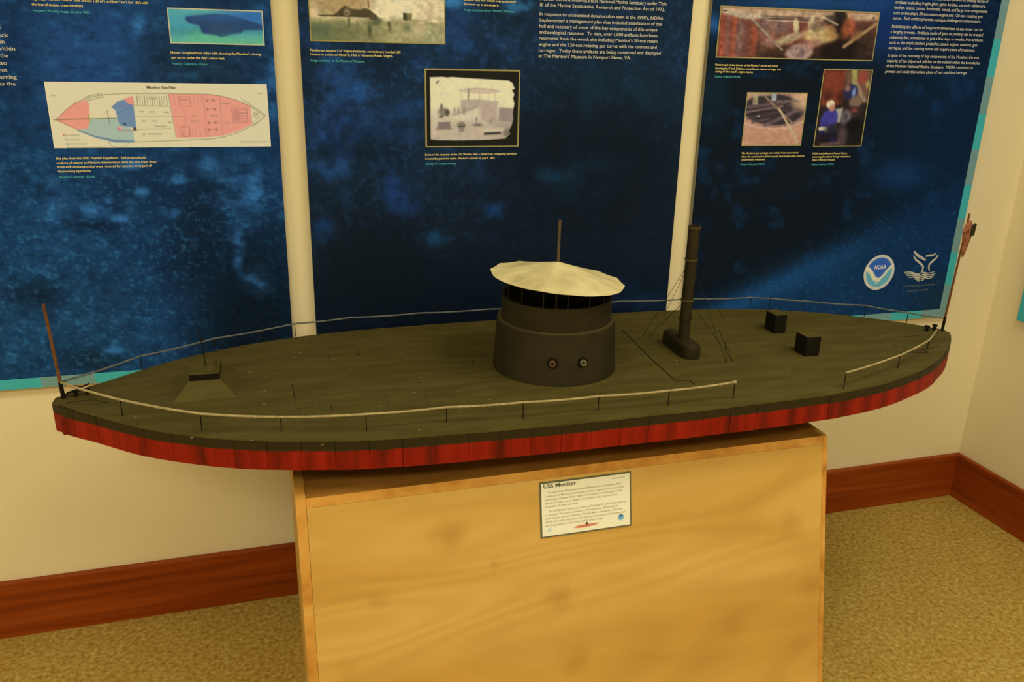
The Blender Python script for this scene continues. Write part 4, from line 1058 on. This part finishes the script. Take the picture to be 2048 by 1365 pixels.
# bare nail heads scattered in rows over the deck
bm = bmesh.new()
for px in ((533, 731), (531, 755), (529, 783), (528, 809), (525, 834), (588, 716), (601, 706), (606, 828), (668, 719), (683, 798), (697, 790), (762, 814), (805, 708), (842, 756), (860, 755), (829, 786), (812, 788), (838, 861), (645, 890), (500, 745), (480, 700),
           (270, 836), (384, 876), (503, 882), (917, 784), (1108, 795), (1355, 730), (1444, 644), (1468, 636), (1283, 673), (1290, 673), (1448, 729), (1458, 729), (1466, 729), (1353, 722), (1245, 640), (1577, 690), (1577, 742), (1636, 742), (1688, 731), (880, 660), (760, 690), (700, 740), (1020, 810), (920, 826), (980, 800)):
    q = deck_at(px); r_ = random.uniform(0.0014, 0.0026)
    vs_ = [bm.verts.new((q[0]+r_*1.5*math.cos(k*math.pi/3), q[1]+r_*math.sin(k*math.pi/3), HH+0.0007)) for k in range(6)]
    bm.faces.new(vs_)
    lo = [bm.verts.new((v.co.x, v.co.y, HH-0.0003)) for v in vs_]
    for k in range(6): bm.faces.new((vs_[k], lo[k], lo[(k+1) % 6], vs_[(k+1) % 6]))
o = bm_obj('deck_nail_heads', bm, PALEDOT, deck); o['kind'] = 'stuff'

# turret
tw = np.array([0.642, -0.486]); tl = loc((tw[0], tw[1], ZD)); TX, TY = tl[0], tl[1]
R0, R1, R2 = 0.1455, 0.1385, 0.1285
h1, h2 = 0.118, 0.174
Z0 = HH
turret = lathe_obj('turret', [(0.0005, Z0), (R0, Z0), (R0, Z0+0.004), (R0-0.0015, Z0+0.008), (R1, Z0+h1-0.006), (R1-0.0015, Z0+h1), (0.0005, Z0+h1)], TX, TY, TURRET, ship, n=96, closed=False)
lathe_obj('turret_ledge', [(R1-0.0016, Z0+h1-0.0004), (R1-0.0016, Z0+h1+0.0022), (R2-0.001, Z0+h1+0.0022), (R2-0.001, Z0+h1-0.0004)], TX, TY, LEDGE, turret, n=96)
lathe_obj('upper_wall', [(R2, Z0+h1), (R2-0.001, Z0+h2), (R2-0.006, Z0+h2), (R2-0.006, Z0+h1+0.002), (R2-0.006, Z0+h1)], TX, TY, TURRET, turret, n=96)
lathe_obj('turret_roof', [(0.0005, Z0+h1-0.001), (R2-0.0058, Z0+h1-0.001), (R2-0.0058, Z0+h1+0.003), (0.0005, Z0+h1+0.003)], TX, TY, BLACK, turret, n=64, closed=False)
# canopy: shallow many-sided awning, edges pulled in between the ribs, dipping towards the stern
CZ = Z0+0.213; RC = 0.155; NR = 14
tilt = math.radians(5.2)
bm = bmesh.new(); top, bot = [], []
rings = 7
def canopy_pt(k4, i):
    a = 2*math.pi*k4/(NR*4)+0.1
    ph = (k4 % 4)/4.0
    sag = math.sin(math.pi*ph)
    f = i/rings
    r_ = RC*f*(1-0.022*sag*f)
    z = 0.037*(1-f)**1.12-0.0016*sag*f+0.0010*math.sin(3*a+1)*f
    x, y = r_*math.cos(a), r_*math.sin(a)
    return Vector((TX+x, TY+y, CZ+z-x*math.tan(tilt)))
for i in range(rings+1):
    if i == 0:
        p = canopy_pt(0, 0); top.append([bm.verts.new(p)]); bot.append([bm.verts.new(p-Vector((0, 0, 0.0012)))])
    else:
        ps = [canopy_pt(k, i) for k in range(NR*4)]
        top.append([bm.verts.new(p) for p in ps]); bot.append([bm.verts.new(p-Vector((0, 0, 0.0012))) for p in ps])
M4 = NR*4
for lay, fl in ((top, False), (bot, True)):
    for k in range(M4):
        f = [lay[0][0], lay[1][k], lay[1][(k+1) % M4]]
        bm.faces.new(f[::-1] if fl else f)
        for i in range(1, rings):
            f = [lay[i][k], lay[i+1][k], lay[i+1][(k+1) % M4], lay[i][(k+1) % M4]]
            bm.faces.new(f[::-1] if fl else f)
for k in range(M4):
    bm.faces.new((top[-1][k], bot[-1][k], bot[-1][(k+1) % M4], top[-1][(k+1) % M4]))
canopy = bm_obj('canopy', bm, CANVAS, turret)
for k in range(NR):
    a = 2*math.pi*k/NR+0.1
    x, y = (R2-0.0085)*math.cos(a), (R2-0.0085)*math.sin(a)
    f = (R2-0.0085)/RC
    zt_ = CZ+0.037*(1-f)**1.12-x*math.tan(tilt)-0.0016
    tube_obj('canopy_stanchion', [(TX+x, TY+y, Z0+h1+0.003), (TX+x, TY+y, zt_)], 0.0014, TURRET, turret, n=6)
# mast through the canopy
lo, hi = 0.1, 0.6
for _ in range(40):
    m_ = (lo+hi)/2
    if proj((tw[0], tw[1], ZD+m_))[1] > 440: lo = m_
    else: hi = m_
tube_obj('turret_mast', [(TX, TY, Z0+h1), (TX, TY, Z0+m_)], 0.0034, noise_mat('mast_paint', [(0.07, 0.052, 0.035), (0.10, 0.075, 0.05)], 50.0), turret, n=8)
# gun ports
def port(px, muzzle_mat):
    d = CW + CR*((px[0]-1024)/FPX) - CU*((px[1]-682.5)/FPX)
    a = d[0]**2+d[1]**2; Rr = R0-0.004; e0 = CO[:2]-tw
    b = 2*(e0@d[:2]); c_ = e0@e0-Rr*Rr
    t = (-b-math.sqrt(b*b-4*a*c_))/(2*a)
    q = loc(CO+d*t); dirv = Vector((q[0]-TX, q[1]-TY, 0)).normalized()
    base = Vector(q)
    tl_ = dirv.cross(Vector((0, 0, 1)))
    def ring(nm, r_in, r_out, d0, d1, mat, parent):
        bm = bmesh.new(); n = 20; L = []
        for (r_, dd) in ((r_in, d0), (r_out, d0), (r_out, d1), (r_in, d1)):
            L.append([bm.verts.new(base+dirv*dd+(tl_*math.cos(2*math.pi*k/n)+Vector((0, 0, 1))*math.sin(2*math.pi*k/n))*r_) for k in range(n)])
        for i in range(4):
            A, B = L[i], L[(i+1) % 4]
            for k in range(n): bm.faces.new((A[k], A[(k+1) % n], B[(k+1) % n], B[k]))
        return bm_obj(nm, bm, mat, parent)
    ring('gun_port', 0.0002, 0.0125, -0.006, 0.0018, BLACK, turret)
    ring('gun_muzzle', 0.0035, 0.0072, -0.004, 0.0075, muzzle_mat, turret)
port((1105, 727), RUST); port((1165, 725), GUNMETAL)

# pilot house at the bow: sloping ramps round a low box with a viewing slit
pA, pB, pC = deck_at((347, 804)), deck_at((473, 796)), deck_at((481, 743))
zt_ = 0.028
qA = loc(hit((378, 763), 2, ZD+zt_)); qB = loc(hit((440, 760), 2, ZD+zt_))
x0b, x1b = pA[0], (pB[0]+pC[0])/2; y0b, y1b = (pA[1]+pB[1])/2, pC[1]+0.01
x0t, x1t, y0t = qA[0], qB[0], (qA[1]+qB[1])/2; y1t = y0t+0.088
bm = bmesh.new()
add_hex(bm, [(x0b, y0b, HH), (x1b, y0b, HH), (x1b, y1b, HH), (x0b, y1b, HH), (x0t, y0t, HH+zt_), (x1t, y0t, HH+zt_), (x1t, y1t, HH+zt_), (x0t, y1t, HH+zt_)])
pilot = bm_obj('pilot_house', bm, DECK, ship)
box_obj('viewing_slit', x0t+0.001, x1t-0.001, y0t+0.001, y1t-0.001, HH+zt_, HH+zt_+0.013, BLACK, pilot)
box_obj('pilot_house_lid', x0t, x1t-0.004, y0t, y1t, HH+zt_+0.013, HH+zt_+0.016, DECK, pilot, bevel=0.001, seg=1)
box_obj('lid_rail', x1t-0.0036, x1t, y0t, y1t, HH+zt_+0.013, HH+zt_+0.026, DECK, pilot)
mp = [(x0t+x1t)/2, (y0t+y1t)/2]
tube_obj('pilot_house_staff', [(mp[0]+0.002, mp[1]-0.004, HH+zt_+0.015), (mp[0]-0.004, mp[1]-0.004, HH+zt_+0.105)], 0.0012, BLACK, pilot, n=6)

# smokestack with its long rounded casing
sb = deck_at((1377, 700)); SXc = sb[0]; SYc = sb[1]+0.012
bm = bmesh.new()
cl, cw, ch = 0.150, 0.046, 0.034
n = 12; lp = []
yc = deck_at((1375, 720))[1]+cl/2-0.006
xc = (deck_at((1375, 720))[0]+deck_at((1400, 715))[0])/2-0.004
for k in range(n+1):
    a = math.pi*k/n; lp.append((xc+cw/2*math.cos(a), yc+(cl-cw)/2+cw/2*math.sin(a)))
for k in range(n+1):
    a = math.pi+math.pi*k/n; lp.append((xc+cw/2*math.cos(a), yc-(cl-cw)/2+cw/2*math.sin(a)))
m = len(lp)
levels = [(1.0, HH), (1.0, HH+ch*0.72), (0.94, HH+ch*0.92), (0.80, HH+ch)]
Lr = [[bm.verts.new((xc+(x-xc)*s, yc+(y-yc)*(1-(1-s)*0.35), z)) for x, y in lp] for s, z in levels]
for A, B in zip(Lr, Lr[1:]):
    for k in range(m): bm.faces.new((A[k], A[(k+1) % m], B[(k+1) % m], B[k]))
bm.faces.new(Lr[-1]); bm.faces.new(Lr[0][::-1])
stack_base = bm_obj('smokestack_casing', bm, TURRET, ship, smooth=True); edge_split(stack_base, 0.7)
SYc = yc-0.006; SXc = xc+0.002
SH = 0.3187; SR = 0.0138; lean = 0.001
def sp(z, r_=0): return Vector((SXc+lean*(z/SH), SYc, HH+z))
bm = bmesh.new(); nn = 28
def ringv(z, r_): return [bm.verts.new(sp(z)+Vector((r_*math.cos(2*math.pi*k/nn), r_*math.sin(2*math.pi*k/nn), 0))) for k in range(nn)]
LL = [ringv(0.02, SR), ringv(SH, SR), ringv(SH, SR-0.002), ringv(SH-0.04, SR-0.002)]
for A, B in zip(LL, LL[1:]):
    for k in range(nn): bm.faces.new((A[k], A[(k+1) % nn], B[(k+1) % nn], B[k]))
bm.faces.new(LL[-1]); bm.faces.new(LL[0][::-1])
stack = bm_obj('smokestack', bm, TURRET, ship, smooth=True); edge_split(stack)
def band(z, mat):
    bm2 = bmesh.new(); A_ = []
    for (r_, zz) in ((SR-0.0005, z-0.0022), (SR+0.0022, z-0.0022), (SR+0.0022, z+0.0022), (SR-0.0005, z+0.0022)):
        A_.append([bm2.verts.new(sp(zz)+Vector((r_*math.cos(2*math.pi*k/nn), r_*math.sin(2*math.pi*k/nn), 0))) for k in range(nn)])
    for i in range(4):
        A, B = A_[i], A_[(i+1) % 4]
        for k in range(nn): bm2.faces.new((A[k], A[(k+1) % nn], B[(k+1) % nn], B[k]))
    bm_obj('smokestack_band', bm2, mat, stack)
def stack_z(py):
    lo, hi = 0.0, 0.5
    for _ in range(40):
        z = (lo+hi)/2; q = sp(z)
        wv = org+ax_*q.x+nx_*q.y
        if proj((wv[0], wv[1], KEEL+q.z))[1] > py: lo = z
        else: hi = z
    return z
for py, mm in ((455, LEDGE), (519, LEDGE), (600, LEDGE), (637, TURRET)): band(stack_z(py), mm)
z1 = stack_z(519); z2 = stack_z(598)
for px, z in (((1284, 674), z1), ((1300, 670), z2), ((1452, 728), z1), ((1466, 724), z2), ((1330, 628), z1), ((1448, 640), z1)):
    q = deck_at(px)
    tube_obj('guy_wire', [tuple(sp(z)), (q[0], q[1], HH)], 0.0006, BLACK, stack, n=5)

# two ventilator boxes
for fl, fr, bl_ in (((1549, 667.5), (1572, 667), (1531, 656)), ((1611, 714), (1639, 713), (1596, 702))):
    a, b, c_ = deck_at(fl), deck_at(fr), deck_at(bl_)
    v = box_obj('ventilator_box', a[0]-0.002, b[0]+0.001, a[1], a[1]+0.048, HH, HH+0.050, BLACK, ship, bevel=0.0015)
    box_obj('ventilator_lit_top', a[0]-0.002, b[0]+0.001, a[1], a[1]+0.048, HH+0.0502, HH+0.0515, DECK, v)  # overhead light on the box top put into its colour, no separate cap

# staffs at bow and stern
q = deck_at((127, 797)); hstaff = 0.2045
zj = 0.036
bs = tube_obj('bow_staff', [(q[0], q[1], HH), (q[0]-0.0014, q[1], HH+zj)], 0.0042, BLACK, ship, n=8)
tube_obj('staff_pole', [(q[0]-0.0014, q[1], HH+zj), (q[0]-0.008, q[1], HH+hstaff)], [0.0036, 0.0030], STAFFWOOD, bs, n=8)
bowtie = Vector((q[0]-0.0012, q[1], HH+0.036))
q = deck_at((1884, 662)); hs = 0.3249; lean2 = 0.012
ss_ = tube_obj('stern_staff', [(q[0], q[1], HH), (q[0]+lean2*0.12, q[1], HH+0.040)], 0.0038, BLACK, ship, n=8)
tube_obj('staff_pole', [(q[0]+lean2*0.12, q[1], HH+0.040), (q[0]+lean2, q[1], HH+hs)], [0.0030, 0.0024], STAFFWOOD, ss_, n=8)
sterntie = Vector((q[0]+lean2*0.1, q[1], HH+0.036))
# furled flag hanging from the stern staff
fz = HH+hs*0.84
fx = q[0]+lean2*0.84
bm = bmesh.new()
fl_prof = [(0.034, 0.004, 0.002), (0.022, 0.010, 0.006), (0.006, 0.013, 0.008), (-0.012, 0.011, 0.008), (-0.034, 0.008, 0.006), (-0.056, 0.004, 0.004), (-0.066, 0.001, 0.001)]
Lr = []
for i, (dz, rx, ry) in enumerate(fl_prof):
    Lr.append([bm.verts.new((fx+0.007+rx*math.cos(2*math.pi*k/10)*(1+0.25*(k % 2)), q[1]+ry*math.sin(2*math.pi*k/10), fz+dz)) for k in range(10)])
for A, B in zip(Lr, Lr[1:]):
    for k in range(10): bm.faces.new((A[k], A[(k+1) % 10], B[(k+1) % 10], B[k]))
bm.faces.new(Lr[0][::-1]); bm.faces.new(Lr[-1])
flag = bm_obj('furled_flag', bm, FLAGRED, ss_)
bm = bmesh.new()
add_hex(bm, [(fx+0.010, q[1]-0.011, fz-0.008), (fx+0.023, q[1]-0.009, fz-0.004), (fx+0.022, q[1]-0.002, fz-0.004), (fx+0.010, q[1]-0.002, fz-0.008),
             (fx+0.011, q[1]-0.010, fz+0.022), (fx+0.025, q[1]-0.008, fz+0.026), (fx+0.024, q[1]-0.002, fz+0.026), (fx+0.011, q[1]-0.002, fz+0.022)])
bm_obj('flag_canton', bm, FLAGDARK, ss_)
tube_obj('flag_loop', [(fx-0.007, q[1]-0.004, fz+0.004), (fx, q[1]-0.008, fz+0.010), (fx+0.008, q[1]-0.004, fz+0.002)], 0.0025, FLAGRED, ss_, n=6)

# life-line posts and cords
PHT = 0.034
def posts(pxs, hts, tops):
    out = []
    for px, h in zip(pxs, hts):
        a = deck_at(px)
        tube_obj('rail_post', [(a[0], a[1], HH), (a[0], a[1], HH+h)], 0.0011, BLACK, ship, n=6)
        out.append(Vector((a[0], a[1], HH+h)))
    return out
def cord(name, pts, r=0.0026, mat=None):
    fine = []
    for a, b in zip(pts, pts[1:]):
        for k in range(6):
            t = k/6; p = a.lerp(b, t); p.z -= 0.0022*math.sin(math.pi*t)*min(1, (b-a).length/0.2)
            fine.append(p)
    fine.append(pts[-1])
    bm = bmesh.new(); add_tube(bm, fine, r, 8)
    return bm_obj(name, bm, mat or CORD, ship, smooth=True)
near_p = posts([(245, 832), (404, 862), (563, 863), (733, 862), (893, 845), (1046, 838), (1196, 822), (1336, 812), (1466, 798)],
               [.0345, .0357, .0300, .035, .0326, .0360, .0327, .0345, .0390], None)
cord('life_line', [bowtie]+near_p)
bm = bmesh.new(); bmesh.ops.create_icosphere(bm, subdivisions=2, radius=0.0042, matrix=Matrix.Translation(near_p[-1]))
bm_obj('life_line_knot', bm, CORD, ship, smooth=True)
far_p = posts([(284, 740), (432, 704), (591, 673), (702, 660), (840, 650), (975, 642), (1110, 634), (1240, 625), (1375, 620), (1500, 615.5), (1538, 617), (1605, 622), (1728, 633), (1812, 649)],
              [.0326, .034, .034, .0335, .033, .033, .033, .033, .033, .031, .0305, .0300, .0325, .034], None)
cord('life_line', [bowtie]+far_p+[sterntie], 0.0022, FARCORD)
st_p = posts([(1687, 778), (1795, 737), (1853, 706)], [.0388, .0335, .0335], None)
e_ = deck_at((1873, 664)); cord('life_line', st_p+[Vector((e_[0], e_[1], HH+0.006))], 0.0024)

# bitts at bow and stern
def bitt(px, r_=0.0055, h=0.014):
    a = deck_at(px)
    b = lathe_obj('mooring_bitt', [(0.0003, HH), (r_*0.8, HH), (r_*0.7, HH+h*0.55), (r_*1.2, HH+h*0.7), (r_*1.2, HH+h*0.95), (0.0003, HH+h)], a[0], a[1], BLACK, ship, n=16, closed=False)
    return b
bitt((153, 793)); bitt((175, 790)); bitt((1853, 662), 0.0060, 0.015); bitt((1868, 661), 0.0058, 0.017)
a = deck_at((140, 797)); tube_obj('mooring_chock', [(a[0]-0.014, a[1]+0.004, HH+0.001), (a[0]-0.004, a[1]+0.006, HH+0.010), (a[0]+0.008, a[1]+0.004, HH+0.014)], 0.0022, BLACK, ship, n=6)
a = deck_at((165, 780)); tube_obj('mooring_chock', [(a[0]-0.016, a[1], HH+0.010), (a[0], a[1]+0.002, HH+0.006), (a[0]+0.014, a[1]+0.006, HH+0.011)], 0.0018, BLACK, ship, n=6)
